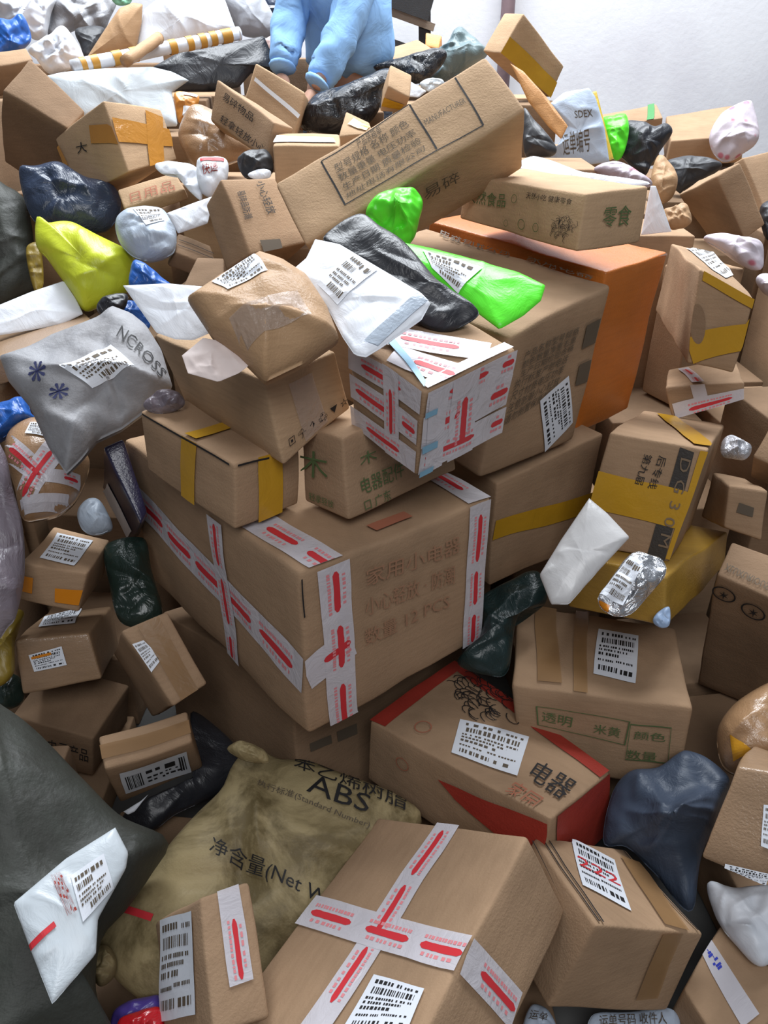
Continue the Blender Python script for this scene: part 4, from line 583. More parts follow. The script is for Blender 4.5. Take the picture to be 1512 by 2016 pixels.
carton('flapbox','cardboard_box',[(0.0404, 3.7355, 1.5557), (0.2269, 3.7778, 1.5903), (0.0306, 3.8681, 1.6107), (0.0541, 3.7798, 1.4544), (0.1406, 3.9077, 1.6409), (0.2332, 3.8219, 1.4886), (0.0367, 3.9121, 1.5088), (0.1547, 3.952, 1.5395)],'brown carton with ragged flap behind the black bag','box','kraft',0.007,0.0055,[],None,48)
carton('orangesmall','cardboard_box',[(0.1788, 3.861, 1.6106), (0.235, 3.8451, 1.5994), (0.179, 3.8964, 1.6649), (0.187, 3.9145, 1.567), (0.2482, 3.8793, 1.6517), (0.2455, 3.9021, 1.5616), (0.193, 3.9509, 1.6229), (0.2561, 3.9363, 1.6137)],'tiny bright orange box near the wall','box','orangelight',0.007,0.0055,[],None,49)
carton('brownbehind1','cardboard_box',[(-0.5296, 2.0351, 1.0727), (-0.4204, 2.0348, 1.0728), (-0.5085, 2.1522, 1.1176), (-0.5292, 2.0741, 0.9679), (-0.4365, 2.1498, 1.1141), (-0.4235, 2.0736, 0.9676), (-0.5118, 2.1909, 1.0124), (-0.4359, 2.1887, 1.0093)],'dark brown carton edge behind the white envelope','box','kraft_dark',0.007,0.0055,[],None,50)
carton('linebox','cardboard_box',[(-0.5773, 2.1937, 1.1192), (-0.4757, 2.2406, 1.0625), (-0.5802, 2.2607, 1.1586), (-0.6098, 2.2124, 1.0781), (-0.503, 2.315, 1.1141), (-0.5106, 2.26, 1.0227), (-0.615, 2.28, 1.1186), (-0.5353, 2.3336, 1.0729)],'flat dark brown carton with thin printed lines beneath the grey-blue bag','box','kraft_dark',0.007,0.0055,[('line', 'AB', (0.0233, 0.6538), (1.002, 0.6222), 0.002), ('line', 'AB', (0.0131, 0.3907), (0.983, 0.3609), 0.002)],None,51)
soft('kraftparcel','padded_parcel',(-0.182, 1.1786, 1.2188),(0.9936, 0.0, -0.1131),(0.0668, 0.8068, 0.587),(0.0912, -0.5908, 0.8016),[(-0.1317, 0.0445), (-0.091, 0.0924), (-0.0316, 0.1498), (0.0097, 0.138), (0.0497, 0.1146), (0.0884, 0.057), (0.1112, 0.0032), (0.0629, -0.0476), (0.0069, -0.0888), (-0.039, -0.0468), (-0.0866, -0.0153)],0.12,0.5,0.012,1,'crumpled kraft paper parcel with white label and shiny tape on the stack','parcel','kraft_paper',[('label', [(-0.0952, 0.0665), (-0.0394, 0.1329), (-0.0078, 0.0788), (-0.0624, 0.0344)], 'std'), ('tape', (-0.0403, -0.0376), (0.0553, 0.0229), 0.05, 'clear')],None,52)
soft('whitelabelmailer','poly_mailer',(-0.0389, 1.2411, 1.2496),(0.9998, 0.0, -0.0203),(0.011, 0.8394, 0.5434),(0.017, -0.5436, 0.8392),[(-0.0795, 0.1343), (-0.0379, 0.1239), (0.0246, 0.077), (0.1, 0.0211), (0.1146, 0.0013), (0.0994, -0.0335), (0.0336, -0.0926), (0.0117, -0.1098), (-0.0058, -0.1054), (-0.0251, -0.0722), (-0.0489, -0.0197), (-0.1184, 0.0598), (-0.0918, 0.0928)],0.035,0.5,0.006,1,'white poly mailer with smudged label lying over the tape-wrapped box','mailer','white_poly',[('label', [(-0.0097, 0.0951), (0.029, 0.0605), (-0.0352, -0.0162), (-0.0699, 0.0252)], 'print'), ('patch', [(0.0917, 0.0135), (0.1096, 0.0001), (0.0304, -0.0917), (0.008, -0.0863)], 'palegrey_poly', 'folded_edge')],None,53)
soft('blackcentre','plastic_bag',(0.0276, 1.3754, 1.2479),(0.9999, -0.0, 0.0157),(-0.0097, 0.7877, 0.616),(-0.0124, -0.6161, 0.7876),[(-0.1365, 0.1056), (-0.0728, 0.1496), (-0.0338, 0.1208), (0.0135, 0.0809), (0.0693, -0.0011), (0.1166, -0.0438), (0.1363, -0.0716), (0.1089, -0.095), (0.0718, -0.1046), (0.0278, -0.0852), (-0.0244, -0.0369), (-0.1074, 0.0631)],0.05,0.5,0.012,0,'crumpled black plastic bag under the white labelled mailer','bag','black_poly',[],None,54)
soft('greensheet','poly_mailer',(0.1682, 1.4423, 1.2211),(0.9979, -0.0, 0.0641),(-0.0309, 0.8764, 0.4806),(-0.0562, -0.4816, 0.8746),[(-0.1306, 0.133), (-0.0725, 0.1102), (0.0846, 0.0303), (0.1305, -0.0085), (0.1173, -0.0449), (0.0807, -0.0796), (0.0357, -0.1078), (-0.0002, -0.0638), (-0.069, 0.0135), (-0.1613, 0.1045)],0.03,0.5,0.006,1,'bright green poly mailer with white label draped over the large brown carton','mailer','green_poly',[('label', [(-0.0911, 0.0936), (0.0179, 0.0297), (-0.032, -0.0226), (-0.0768, 0.0411)], 'print')],None,55)
soft('greenbunch','plastic_bag',(0.0265, 1.6956, 1.2923),(0.9998, -0.0, 0.0216),(-0.0176, 0.5848, 0.811),(-0.0127, -0.8112, 0.5847),[(-0.0645, 0.0182), (-0.0427, 0.0487), (-0.0103, 0.0679), (0.0345, 0.069), (0.0553, 0.043), (0.0481, 0.0023), (0.0323, -0.0413), (0.0034, -0.0517), (-0.0438, -0.0176)],0.08,0.5,0.025,0,'scrunched bright green plastic bag below the long carton','bag','green_poly',[],None,56)
soft('envelopeL','paper_envelope',(-0.3678, 1.3596, 1.2018),(0.955, 0.0, -0.2966),(0.2191, 0.6739, 0.7056),(0.1999, -0.7389, 0.6436),[(-0.1012, 0.016), (-0.03, 0.0441), (0.039, 0.0601), (0.0835, -0.0019), (0.0661, -0.0227), (0.0404, -0.0459), (0.0108, -0.0534), (-0.023, -0.0513)],0.012,0.5,0.003,1,'plain white envelope sticking out behind the kraft parcel','envelope','white_poly',[],None,57)
soft('pinkpaper','paper_slip',(-0.2618, 1.1303, 1.1901),(0.9908, 0.0, -0.1357),(0.0686, 0.8629, 0.5007),(0.1171, -0.5054, 0.8549),[(-0.0484, 0.0035), (-0.0232, 0.0435), (0.0086, 0.0417), (0.0544, 0.0007), (0.0415, -0.0163), (0.0143, -0.0374), (-0.033, -0.0285)],0.006,0.5,0.004,1,'pinkish white printed slip on the tan carton','paper','pinkpaper',[],None,58)
soft('graybag','drawstring_bag',(-0.6201, 1.53, 0.9728),(0.9567, 0.0, -0.2912),(0.1699, 0.8122, 0.5582),(0.2365, -0.5834, 0.777),[(-0.1984, 0.0244), (-0.1587, 0.0592), (-0.1205, 0.1117), (-0.0738, 0.1573), (-0.0416, 0.1915), (-0.0258, 0.223), (0.0184, 0.219), (0.0573, 0.1987), (0.1043, 0.1504), (0.1524, 0.0683), (0.1145, -0.0097), (0.0819, -0.0619), (0.0415, -0.1042), (0.027, -0.1523), (0.0105, -0.1915), (-0.0422, -0.1432), (-0.1068, -0.0653), (-0.1641, -0.0221)],0.14,0.5,0.03,1,'grey fabric drawstring bag with white label and navy emblems','bag','grey_cloth',[('label', [(-0.0596, 0.0035), (0.0134, 0.097), (0.0777, 0.0516), (0.0137, -0.0202)], 'print'), ('text', [(0.0186, 0.1553), (0.1362, 0.0858), (0.1311, 0.0572), (0.0172, 0.1202)], 'NCROSS', 'ink'), ('text', [(-0.1268, -0.002), (-0.098, 0.0206), (-0.0728, -0.0227), (-0.1046, -0.042)], '❋', 'navyink'), ('text', [(-0.0698, -0.0471), (-0.036, -0.0235), (-0.0152, -0.0548), (-0.0501, -0.0747)], '❋', 'navyink')],None,59)
soft('limebag','plastic_bag',(-0.815, 2.1552, 1.08),(0.9083, 0.0, -0.4183),(0.3103, 0.6706, 0.6738),(0.2805, -0.7418, 0.6091),[(-0.1731, 0.0827), (-0.1403, 0.0801), (-0.092, 0.1087), (-0.0225, 0.1048), (0.0686, 0.0997), (0.1041, 0.0758), (0.1221, 0.0115), (0.0989, -0.0425), (0.0636, -0.0856), (0.0339, -0.1096), (-0.0142, -0.0766), (-0.0655, -0.0422), (-0.1099, -0.011), (-0.1442, 0.0089)],0.13,0.5,0.014,0,'lime yellow plastic bag tied at one end','bag','lime_poly',[],None,60)
soft('bluegraybag','plastic_bag',(-0.6462, 2.1891, 1.1545),(0.9334, 0.0, -0.3589),(0.2771, 0.6353, 0.7208),(0.228, -0.7723, 0.593),[(-0.0947, 0.0282), (-0.0497, 0.0809), (0.0091, 0.0953), (0.0461, 0.0697), (0.068, 0.0377), (0.0736, -0.0138), (0.0341, -0.0522), (-0.0158, -0.0619), (-0.0681, -0.034)],0.1,0.5,0.01,0,'pale blue-grey poly bag with white label by the lime bag','bag','palegrey_poly',[('label', [(-0.0595, 0.056), (0.0085, 0.0886), (0.0297, 0.0547), (-0.0067, 0.0155)], 'print')],None,61)
soft('whitestrip','poly_mailer',(-0.511, 2.1572, 1.2192),(0.952, 0.0, -0.3062),(0.2422, 0.6119, 0.753),(0.1874, -0.791, 0.5825),[(-0.0635, -0.0125), (-0.0125, 0.0325), (0.0388, 0.075), (0.0441, -0.004), (-0.0202, -0.0563)],0.02,0.5,0.004,1,'flat white mailer beside the pale blue-grey bag','mailer','white_poly',[],None,62)
soft('whitepaperA','paper_wrapper',(-0.5658, 2.3453, 1.293),(0.9436, 0.0, -0.3309),(0.2674, 0.589, 0.7626),(0.1949, -0.8081, 0.5558),[(-0.0809, 0.0072), (-0.033, 0.0341), (0.0287, 0.0365), (0.0671, -0.0432), (0.0312, -0.0351), (-0.0216, -0.0039), (-0.0575, -0.0134)],0.02,0.5,0.008,0,'creased white paper wrapper over the small red printed box','paper','white_poly',[],None,63)
soft('redwhiteroll','plastic_bag',(-0.4796, 2.3237, 1.2888),(0.9573, 0.0, -0.2891),(0.2353, 0.581, 0.7791),(0.168, -0.8139, 0.5562),[(-0.0529, 0.0362), (-0.0203, 0.0596), (0.0242, 0.0656), (0.0385, 0.0103), (0.0244, -0.0298), (0.0039, -0.0504), (-0.0286, -0.0352)],0.07,0.5,0.006,0,'small white bag with red print squeezed between cartons','bag','white_poly',[('tape', (-0.0422, 0.0337), (0.0198, 0.0549), 0.012, 'redline'), ('text', [(-0.0335, 0.0167), (0.0068, 0.0381), (0.0141, 0.0098), (-0.0236, -0.0106)], '快递', 'redprint')],None,64)
soft('darkblueUL','plastic_bag',(-0.93, 2.4213, 1.203),(0.8873, 0.0, -0.4611),(0.3543, 0.64, 0.6818),(0.2951, -0.7684, 0.5679),[(-0.1624, 0.0264), (-0.1423, 0.0548), (-0.0741, 0.1053), (-0.0036, 0.1023), (0.0816, 0.1184), (0.1235, 0.0732), (0.1293, 0.0127), (0.1088, -0.0298), (0.0196, -0.072), (-0.0527, -0.0958), (-0.1086, -0.0539)],0.12,0.5,0.02,0,'dark navy plastic bag below the orange taped carton','bag','navy_poly',[],None,65)
soft('wrapbrown','wrapped_parcel',(-0.5452, 2.6693, 1.3397),(0.9529, 0.0, -0.3032),(0.2514, 0.5588, 0.7903),(0.1694, -0.8293, 0.5325),[(-0.1045, 0.0063), (-0.0998, 0.0713), (-0.0778, 0.1086), (-0.0044, 0.1063), (0.072, 0.065), (0.1228, 0.0227), (0.072, -0.0317), (0.0171, -0.0631), (-0.027, -0.0787), (-0.0724, -0.0471)],0.12,0.5,0.01,0,'brown parcel swathed in shiny clear film beside the orange taped carton','parcel','kraft_film',[],None,66)
soft('whitemailerbig','poly_mailer',(-0.9064, 3.01, 1.4597),(0.8956, 0.0, -0.4449),(0.3684, 0.5605, 0.7417),(0.2494, -0.8281, 0.502),[(-0.2372, -0.0565), (-0.2002, -0.0209), (-0.0919, 0.057), (0.0504, 0.1493), (0.1165, 0.1679), (0.1754, 0.1698), (0.1407, 0.1003), (0.1736, 0.052), (0.2036, 0.0018), (0.1599, -0.027), (0.061, -0.053), (-0.0327, -0.0865), (-0.087, -0.1472), (-0.166, -0.1037)],0.06,0.5,0.012,1,'large pale translucent mailer spread behind the orange taped carton','mailer','palewhite_poly',[],None,67)
soft('blacklongUL','poly_mailer',(-0.6362, 3.3834, 1.5367),(0.9486, 0.0, -0.3164),(0.272, 0.5109, 0.8155),(0.1617, -0.8597, 0.4846),[(-0.2247, -0.0805), (-0.1448, 0.0128), (-0.0021, 0.0965), (0.1323, 0.1837), (0.1629, 0.1464), (0.2338, 0.0811), (0.1371, 0.0604), (0.0949, -0.0375), (-0.0081, -0.0928), (-0.1226, -0.1361)],0.06,0.5,0.01,1,'black mailer lying across the heap before the blue-shirted person','mailer','black_poly',[],None,68)
soft('orangeitem','packet',(-0.6531, 2.8585, 1.4378),(0.936, 0.0, -0.352),(0.2952, 0.5445, 0.7851),(0.1916, -0.8388, 0.5096),[(-0.0467, 0.0267), (-0.0079, 0.0491), (0.0292, 0.0506), (0.0313, 0.0114), (0.0065, -0.0501), (-0.0105, -0.0501)],0.04,0.5,0.004,0,'small orange and white packet beside the pale translucent mailer','packet','orange_poly',[('patch', [(-0.0218, 0.0394), (0.0262, 0.0493), (0.0262, 0.0384), (-0.0148, 0.0279)], 'paper'), ('patch', [(-0.0032, -0.0089), (0.0208, 0.0015), (0.0115, -0.0389), (0.0024, -0.0373)], 'paper')],None,69)
soft('brownmailer','padded_mailer',(-1.1413, 3.9177, 1.6579),(0.9601, 0.2797, -0.0),(-0.0268, 0.0919, 0.9954),(0.2784, -0.9557, 0.0957),[(-0.1604, -0.0947), (-0.0638, 0.0127), (0.0128, 0.0946), (0.0727, 0.1154), (0.1118, 0.1104), (0.0967, 0.0416), (0.0573, -0.0588), (-0.0382, -0.0817)],0.08,0.5,0.004,1,'tall brown padded mailer standing upright','mailer','kraft_paper',[],None,70)
soft('whitesheet','poly_mailer',(-0.8773, 4.0113, 1.7153),(0.9769, 0.2136, -0.0),(-0.0312, 0.1426, 0.9893),(0.2114, -0.9664, 0.146),[(-0.2212, -0.1152), (-0.1645, 0.0355), (-0.0802, 0.0886), (0.0958, 0.1186), (0.1796, 0.0877), (0.2196, -0.0347), (0.1648, -0.0465), (-0.0396, -0.0918), (-0.1505, -0.1055)],0.06,0.5,0.012,1,'large bright white mailer behind the striped roll','mailer','white_poly',[],None,71)
soft('graywedge','plastic_bag',(-0.6278, 4.3095, 1.7413),(0.9896, 0.1442, -0.0),(-0.0112, 0.0766, 0.997),(0.1437, -0.9866, 0.0774),[(-0.1213, 0.0865), (0.0241, 0.0975), (0.0788, 0.0482), (0.1246, -0.0715), (0.0076, -0.0945), (-0.0702, -0.0597)],0.12,0.5,0.006,0,'plain grey plastic bag beside the bright white mailer','bag','grey_poly',[],None,72)
soft('darkmark','plastic_bag',(-0.5446, 4.706, 1.7607),(0.9934, 0.115, -0.0),(-0.0088, 0.0757, 0.9971),(0.1146, -0.9905, 0.0762),[(-0.0642, 0.0778), (0.0385, 0.0784), (0.0625, -0.0311), (0.0434, -0.0848), (-0.0113, -0.0804), (-0.0581, -0.0094)],0.1,0.5,0.006,0,'navy printed bag with pale marks behind the person','bag','navy_poly',[('patch', [(-0.055, 0.0301), (-0.0038, 0.0259), (0.0034, 0.0172), (-0.0483, 0.017)], 'paper'), ('patch', [(-0.0049, -0.0269), (0.0309, -0.0357), (0.0354, -0.0468), (-0.0008, -0.0424)], 'paper')],None,73)
soft('pinkmail','poly_mailer',(-0.4492, 3.887, 1.6203),(0.9774, 0.0, -0.2112),(0.1853, 0.4799, 0.8575),(0.1014, -0.8773, 0.4691),[(-0.0627, 0.0039), (-0.0201, 0.0364), (0.035, 0.061), (0.0525, 0.0018), (-0.0079, -0.0307), (-0.0403, -0.0343)],0.05,0.5,0.004,0,"pale pink mailer at the person's side",'mailer','pink_poly',[],None,74)
soft('whitecrumpA','plastic_bag',(-1.6259, 4.1763, 1.7424),(0.2102, 0.0, -0.9777),(0.9083, 0.37, 0.1953),(0.3617, -0.929, 0.0778),[(-0.0894, -0.1036), (-0.0758, 0.0253), (-0.0445, 0.1449), (0.0262, 0.0962), (0.1008, 0.0408), (0.102, -0.0158), (0.039, -0.0483), (0.0047, -0.124)],0.16,0.5,0.04,0,'crumpled white carrier bag above the blue bag','bag','white_poly',[],None,75)
soft('whitecrumpB','plastic_bag',(-1.3218, 3.6266, 1.5817),(0.5929, 0.0, -0.8053),(0.7336, 0.4123, 0.5401),(0.332, -0.911, 0.2445),[(-0.0783, -0.0774), (-0.0718, 0.0035), (-0.0642, 0.0865), (-0.0194, 0.0954), (0.0702, 0.0715), (0.0576, -0.0193), (0.0437, -0.0594), (0.0162, -0.0802), (-0.0319, -0.0796)],0.12,0.5,0.035,0,'crumpled white carrier bag lying against the worn open carton','bag','white_poly',[],None,76)
soft('graycloth','plastic_sack',(-1.4351, 4.3133, 1.7388),(0.244, 0.0, -0.9698),(0.9173, 0.3245, 0.2308),(0.3147, -0.9459, 0.0792),[(-0.0958, -0.0801), (-0.0821, 0.0458), (-0.03, 0.1891), (0.0489, 0.1229), (0.0833, 0.0705), (0.0535, -0.0397), (0.0723, -0.1218), (0.0556, -0.1749), (-0.0105, -0.1367)],0.14,0.5,0.04,0,'crumpled grey and white plastic sacks in the far corner','sack','greywhite_poly',[],None,77)
soft('darkgap','plastic_bag',(-1.3339, 4.0901, 1.6267),(0.8631, 0.0, -0.505),(0.4242, 0.5425, 0.7251),(0.274, -0.84, 0.4683),[(-0.0742, 0.0191), (0.0213, 0.0948), (0.0383, -0.0165), (0.0179, -0.0742), (-0.0289, -0.0361)],0.06,0.5,0.006,0,'dark shape standing in for the shaded gap under the crumpled grey sacks','bag','dark_poly',[],None,78)  # dark soft shape put in for the shade of the gap
soft('greenbit','plastic_bag',(-1.186, 4.1774, 1.7936),(0.962, 0.2731, -0.0),(-0.0181, 0.0637, 0.9978),(0.2725, -0.9599, 0.0662),[(-0.045, 0.0175), (0.0432, 0.0187), (0.0309, -0.0162), (-0.0252, -0.0207)],0.03,0.5,0.006,0,'mint green plastic scrap at the far corner','bag','mint_poly',[],None,79)
soft('blueUL','plastic_bag',(-1.5952, 3.8548, 1.6365),(0.5297, 0.0, -0.8482),(0.7623, 0.4385, 0.4761),(0.3719, -0.8987, 0.2323),[(-0.0816, -0.0186), (-0.0583, 0.0513), (-0.0458, 0.1056), (0.0364, 0.0774), (0.0533, 0.0172), (0.0433, -0.0399), (0.0191, -0.11)],0.12,0.5,0.02,0,'bright blue plastic bag beside the crumpled white carrier bag','bag','blue_poly',[],None,80)
soft('blackbackA','plastic_bag',(-0.129, 3.0781, 1.4087),(0.9975, 0.0, -0.0703),(0.0604, 0.512, 0.8569),(0.036, -0.859, 0.5107),[(-0.1676, -0.0507), (-0.143, 0.018), (-0.1055, 0.0553), (0.0039, 0.0965), (0.1268, 0.1607), (0.1864, 0.1366), (0.1273, 0.092), (0.1099, 0.02), (0.0748, -0.028), (0.0133, -0.06), (-0.0576, -0.0818), (-0.141, -0.0739)],0.14,0.5,0.02,0,'big glossy black bag in front of the person','bag','black_gloss',[],None,81)
soft('blackbackB','plastic_bag',(0.1212, 3.4542, 1.5318),(0.998, -0.0, 0.0631),(-0.0552, 0.4859, 0.8723),(-0.0307, -0.874, 0.4849),[(-0.1618, 0.0232), (-0.0314, 0.0527), (0.0923, 0.0748), (0.1261, 0.0413), (0.0632, -0.028), (-0.0073, -0.0521), (-0.0748, -0.0181)],0.08,0.5,0.015,0,'shiny black plastic bag behind the white envelope','bag','black_gloss',[],None,82)
soft('whiteenv2','paper_envelope',(0.0894, 3.2004, 1.4797),(0.9988, -0.0, 0.0484),(-0.042, 0.4995, 0.8653),(-0.0242, -0.8663, 0.4989),[(-0.0586, 0.028), (-0.0318, 0.0504), (0.0655, -0.0155), (0.0351, -0.0359), (-0.0055, -0.03)],0.015,0.5,0.002,1,'white envelope between the black bag and the long carton','envelope','white_poly',[],None,83)
soft('whiteenv3','plastic_scrap',(0.1705, 3.1441, 1.4913),(0.9956, -0.0, 0.0942),(-0.0816, 0.4989, 0.8628),(-0.047, -0.8667, 0.4967),[(-0.0429, 0.0074), (-0.0068, 0.0252), (0.0378, 0.015), (0.0401, -0.0015), (-0.0106, -0.0214)],0.02,0.5,0.006,0,'crumpled whitish film scrap beside the long carton','plastic','palewhite_poly',[],None,84)
soft('graygreen','plastic_bag',(0.2891, 3.6155, 1.5558),(0.9895, -0.0, 0.1447),(-0.1266, 0.4838, 0.866),(-0.07, -0.8752, 0.4787),[(-0.1254, -0.035), (-0.0909, 0.0411), (-0.0237, 0.0809), (0.0129, 0.1257), (0.0538, 0.1228), (0.1077, 0.0589), (0.1382, 0.0233), (0.0878, -0.0192), (-0.0196, -0.0525), (-0.0843, -0.0725)],0.12,0.5,0.025,0,'crumpled grey-green plastic bag against the wall','bag','greygreen_poly',[],None,85)
soft('orangeflap','padded_mailer',(0.5039, 2.7894, 1.4488),(0.9577, -0.0, 0.2877),(-0.2437, 0.5317, 0.8111),(-0.153, -0.8469, 0.5093),[(-0.0592, 0.1601), (-0.0271, 0.1229), (0.0212, 0.0201), (0.0628, -0.0934), (0.0328, -0.1277), (0.0047, -0.0772), (-0.036, 0.0225)],0.014,0.5,0.003,1,'long brown and orange padded envelope beside the long carton','mailer','orangebrown',[],None,86)
soft('darkbagR','plastic_bag',(0.4688, 2.6211, 1.3553),(0.963, -0.0, 0.2696),(-0.2247, 0.5528, 0.8024),(-0.149, -0.8333, 0.5323),[(-0.0133, 0.1125), (0.0088, 0.072), (0.0355, 0.0186), (0.0552, -0.0372), (0.0332, -0.0568), (-0.0174, -0.0377), (-0.0417, -0.0201)],0.06,0.5,0.01,0,'dark grey plastic bag tucked beside the long carton end','bag','dark_poly',[],None,87)
soft('bluewhitemailer','poly_mailer',(0.6583, 2.8814, 1.362),(0.7551, -0.0, 0.6556),(-0.6191, 0.3291, 0.7131),(-0.2157, -0.9443, 0.2485),[(-0.0234, 0.135), (0.0321, 0.1324), (0.1022, 0.0895), (0.101, 0.0539), (0.0701, -0.0414), (0.0197, -0.1425), (-0.0478, -0.0941), (-0.1098, -0.0507), (-0.1482, 0.0211), (-0.0946, 0.008), (-0.0577, 0.0218), (-0.02, 0.0427)],0.05,0.5,0.008,1,'pale blue-white printed mailer standing beside the wall','mailer','bluewhite_poly',[('text', [(0.021, 0.0601), (0.0678, 0.0265), (0.0578, 0.0066), (0.0109, 0.0401)], 'SDEX', 'inkfade'), ('text', [(-0.0494, 0.0333), (0.0285, -0.0149), (-0.0097, -0.0749), (-0.0829, -0.0276)], '运单编号', 'inkfade')],None,88)
soft('yellowstripe','flat_envelope',(0.7377, 2.9287, 1.3756),(0.9291, -0.0, 0.3699),(-0.3058, 0.5628, 0.7679),(-0.2082, -0.8266, 0.5229),[(-0.0051, 0.125), (0.0279, 0.1231), (0.005, -0.123), (-0.0238, -0.1253)],0.015,0.5,0.002,1,'yellow edged flat envelope behind the pale blue-white mailer','envelope','yellow_poly',[],None,89)
soft('greenR','plastic_bag',(0.8802, 3.2334, 1.3149),(0.9212, -0.0, 0.389),(-0.3187, 0.5733, 0.7548),(-0.223, -0.8193, 0.5282),[(-0.022, 0.0873), (0.0146, 0.0846), (0.0609, 0.0662), (0.0473, -0.0049), (-0.0045, -0.0789), (-0.0355, -0.0727), (-0.0347, -0.0041)],0.07,0.5,0.012,0,'small lime green bag next to the black bag','bag','green_poly',[],None,90)
soft('blackR','plastic_bag',(0.9909, 3.2437, 1.2736),(0.9078, -0.0, 0.4195),(-0.3391, 0.5887, 0.7338),(-0.2469, -0.8084, 0.5344),[(-0.0232, 0.1209), (0.0319, 0.0979), (0.0719, 0.0584), (0.1113, 0.0483), (0.1199, 0.0104), (0.0761, -0.0217), (0.0149, -0.0627), (-0.0324, -0.0979), (-0.0726, -0.0168), (-0.0763, 0.0254)],0.1,0.5,0.015,0,'black plastic bag knotted near the wall','bag','black_poly',[],None,91)
soft('whitebehindcat','paper_envelope',(0.5113, 2.2491, 1.3074),(0.9814, -0.0, 0.1921),(-0.124, 0.7638, 0.6334),(-0.1467, -0.6454, 0.7496),[(-0.1375, 0.0651), (-0.0973, 0.0934), (-0.041, 0.0606), (0.0298, 0.0034), (0.1403, -0.0462), (0.1868, -0.0752), (0.1093, -0.0653), (-0.0404, -0.0059)],0.02,0.5,0.004,0,'white envelope lying behind the flat tan carton','envelope','white_poly',[],None,92)
soft('multibag','plastic_bag',(0.6993, 2.4388, 1.2767),(0.9242, -0.0, 0.382),(-0.3055, 0.6004, 0.7391),(-0.2293, -0.7997, 0.5548),[(-0.0619, 0.0643), (-0.0033, 0.0571), (0.036, 0.0183), (0.071, -0.0517), (0.0081, -0.0393), (-0.0458, 0.0228)],0.05,0.5,0.01,0,'pinkish grey printed bag beside the flat tan carton','bag','pinkgrey_poly',[],None,93)
soft('whitetri','white_card',(0.6913, 2.0718, 1.2375),(0.6606, -0.0, 0.7508),(-0.6861, 0.4061, 0.6036),(-0.3049, -0.9138, 0.2683),[(0.0396, 0.061), (0.0477, 0.0518), (0.0009, -0.0589), (-0.0546, -0.0106)],0.008,0.5,0.001,1,'stiff white card standing at the end of the flat tan carton','card','white_poly',[],None,94)
soft('paperparcel','paper_parcel',(0.9852, 2.9282, 1.189),(0.9031, -0.0, 0.4293),(-0.3379, 0.6168, 0.7109),(-0.2648, -0.7871, 0.5571),[(-0.0201, 0.0521), (0.0275, 0.1063), (0.05, 0.0623), (0.0529, -0.0022), (0.0167, -0.0515), (-0.0281, -0.0589), (-0.0399, -0.0108)],0.1,0.5,0.015,0,'crumpled brown paper parcel under the black bag','parcel','kraft_paper',[],None,95)
soft('paperparcel2','paper_parcel',(0.9021, 2.497, 1.1501),(0.9024, -0.0, 0.4308),(-0.3301, 0.6426, 0.6915),(-0.2768, -0.7662, 0.5799),[(-0.0244, 0.0462), (0.0101, 0.0406), (0.0423, 0.0343), (0.0368, -0.0253), (-0.0049, -0.027), (-0.0338, -0.0043)],0.06,0.5,0.01,0,'small brown paper parcel beside the white card','parcel','kraft_paper',[],None,96)
soft('darkfill','plastic_bag',(1.2053, 3.3032, 1.1742),(0.8874, -0.0, 0.4611),(-0.3616, 0.6206, 0.6958),(-0.2861, -0.7842, 0.5506),[(-0.0776, 0.081), (0.005, 0.0798), (0.0923, 0.0224), (0.1172, -0.0355), (-0.0304, -0.048), (-0.06, -0.0451)],0.08,0.5,0.01,0,'dark grey plastic bag in the hollow below the long wall carton','bag','dark_poly',[],None,97)
soft('pinkwhite','plastic_bag',(1.4161, 3.4563, 1.2949),(0.8518, -0.0, 0.5238),(-0.4126, 0.6161, 0.671),(-0.3227, -0.7877, 0.5248),[(-0.0631, 0.0676), (-0.0152, 0.1027), (0.03, 0.1161), (0.106, 0.1036), (0.1193, 0.068), (0.0756, -0.0584), (-0.0001, -0.0802), (-0.0634, -0.076), (-0.0883, -0.0328), (-0.0858, 0.0271)],0.12,0.5,0.012,0,'white plastic bag with pink print on the long wall carton','bag','pinkspot_poly',[],None,98)
soft('pinkdots','plastic_bag',(1.0434, 2.3319, 1.0873),(0.8769, -0.0, 0.4806),(-0.3518, 0.6814, 0.6418),(-0.3275, -0.7319, 0.5975),[(-0.0629, 0.0925), (-0.0185, 0.0819), (0.0267, 0.0391), (0.063, 0.002), (0.0561, -0.0374), (0.0291, -0.0753), (-0.0083, -0.0349), (-0.0366, 0.0336)],0.07,0.5,0.01,0,'white plastic bag with red dots behind the yellow taped carton','bag','pinkspot_poly',[],None,99)
soft('pinkdots2','plastic_bag',(1.0982, 2.2192, 1.0153),(0.8707, -0.0, 0.4918),(-0.3467, 0.7093, 0.6138),(-0.3488, -0.7049, 0.6176),[(-0.0159, 0.0364), (0.0058, 0.0448), (0.0338, 0.0128), (0.0086, -0.0381), (-0.0125, -0.0073)],0.06,0.5,0.008,0,'red dotted bag corner beside the yellow taped carton','bag','pinkspot_poly',[],None,100)
soft('darkRedge','plastic_bag',(1.3297, 2.7865, 1.0893),(0.8543, -0.0, 0.5198),(-0.3829, 0.6763, 0.6293),(-0.3515, -0.7366, 0.5778),[(-0.0022, 0.064), (0.0549, 0.0574), (0.0066, -0.0527), (-0.037, -0.045)],0.06,0.5,0.008,0,'black bag beside the worn tilted carton','bag','black_poly',[],None,101)
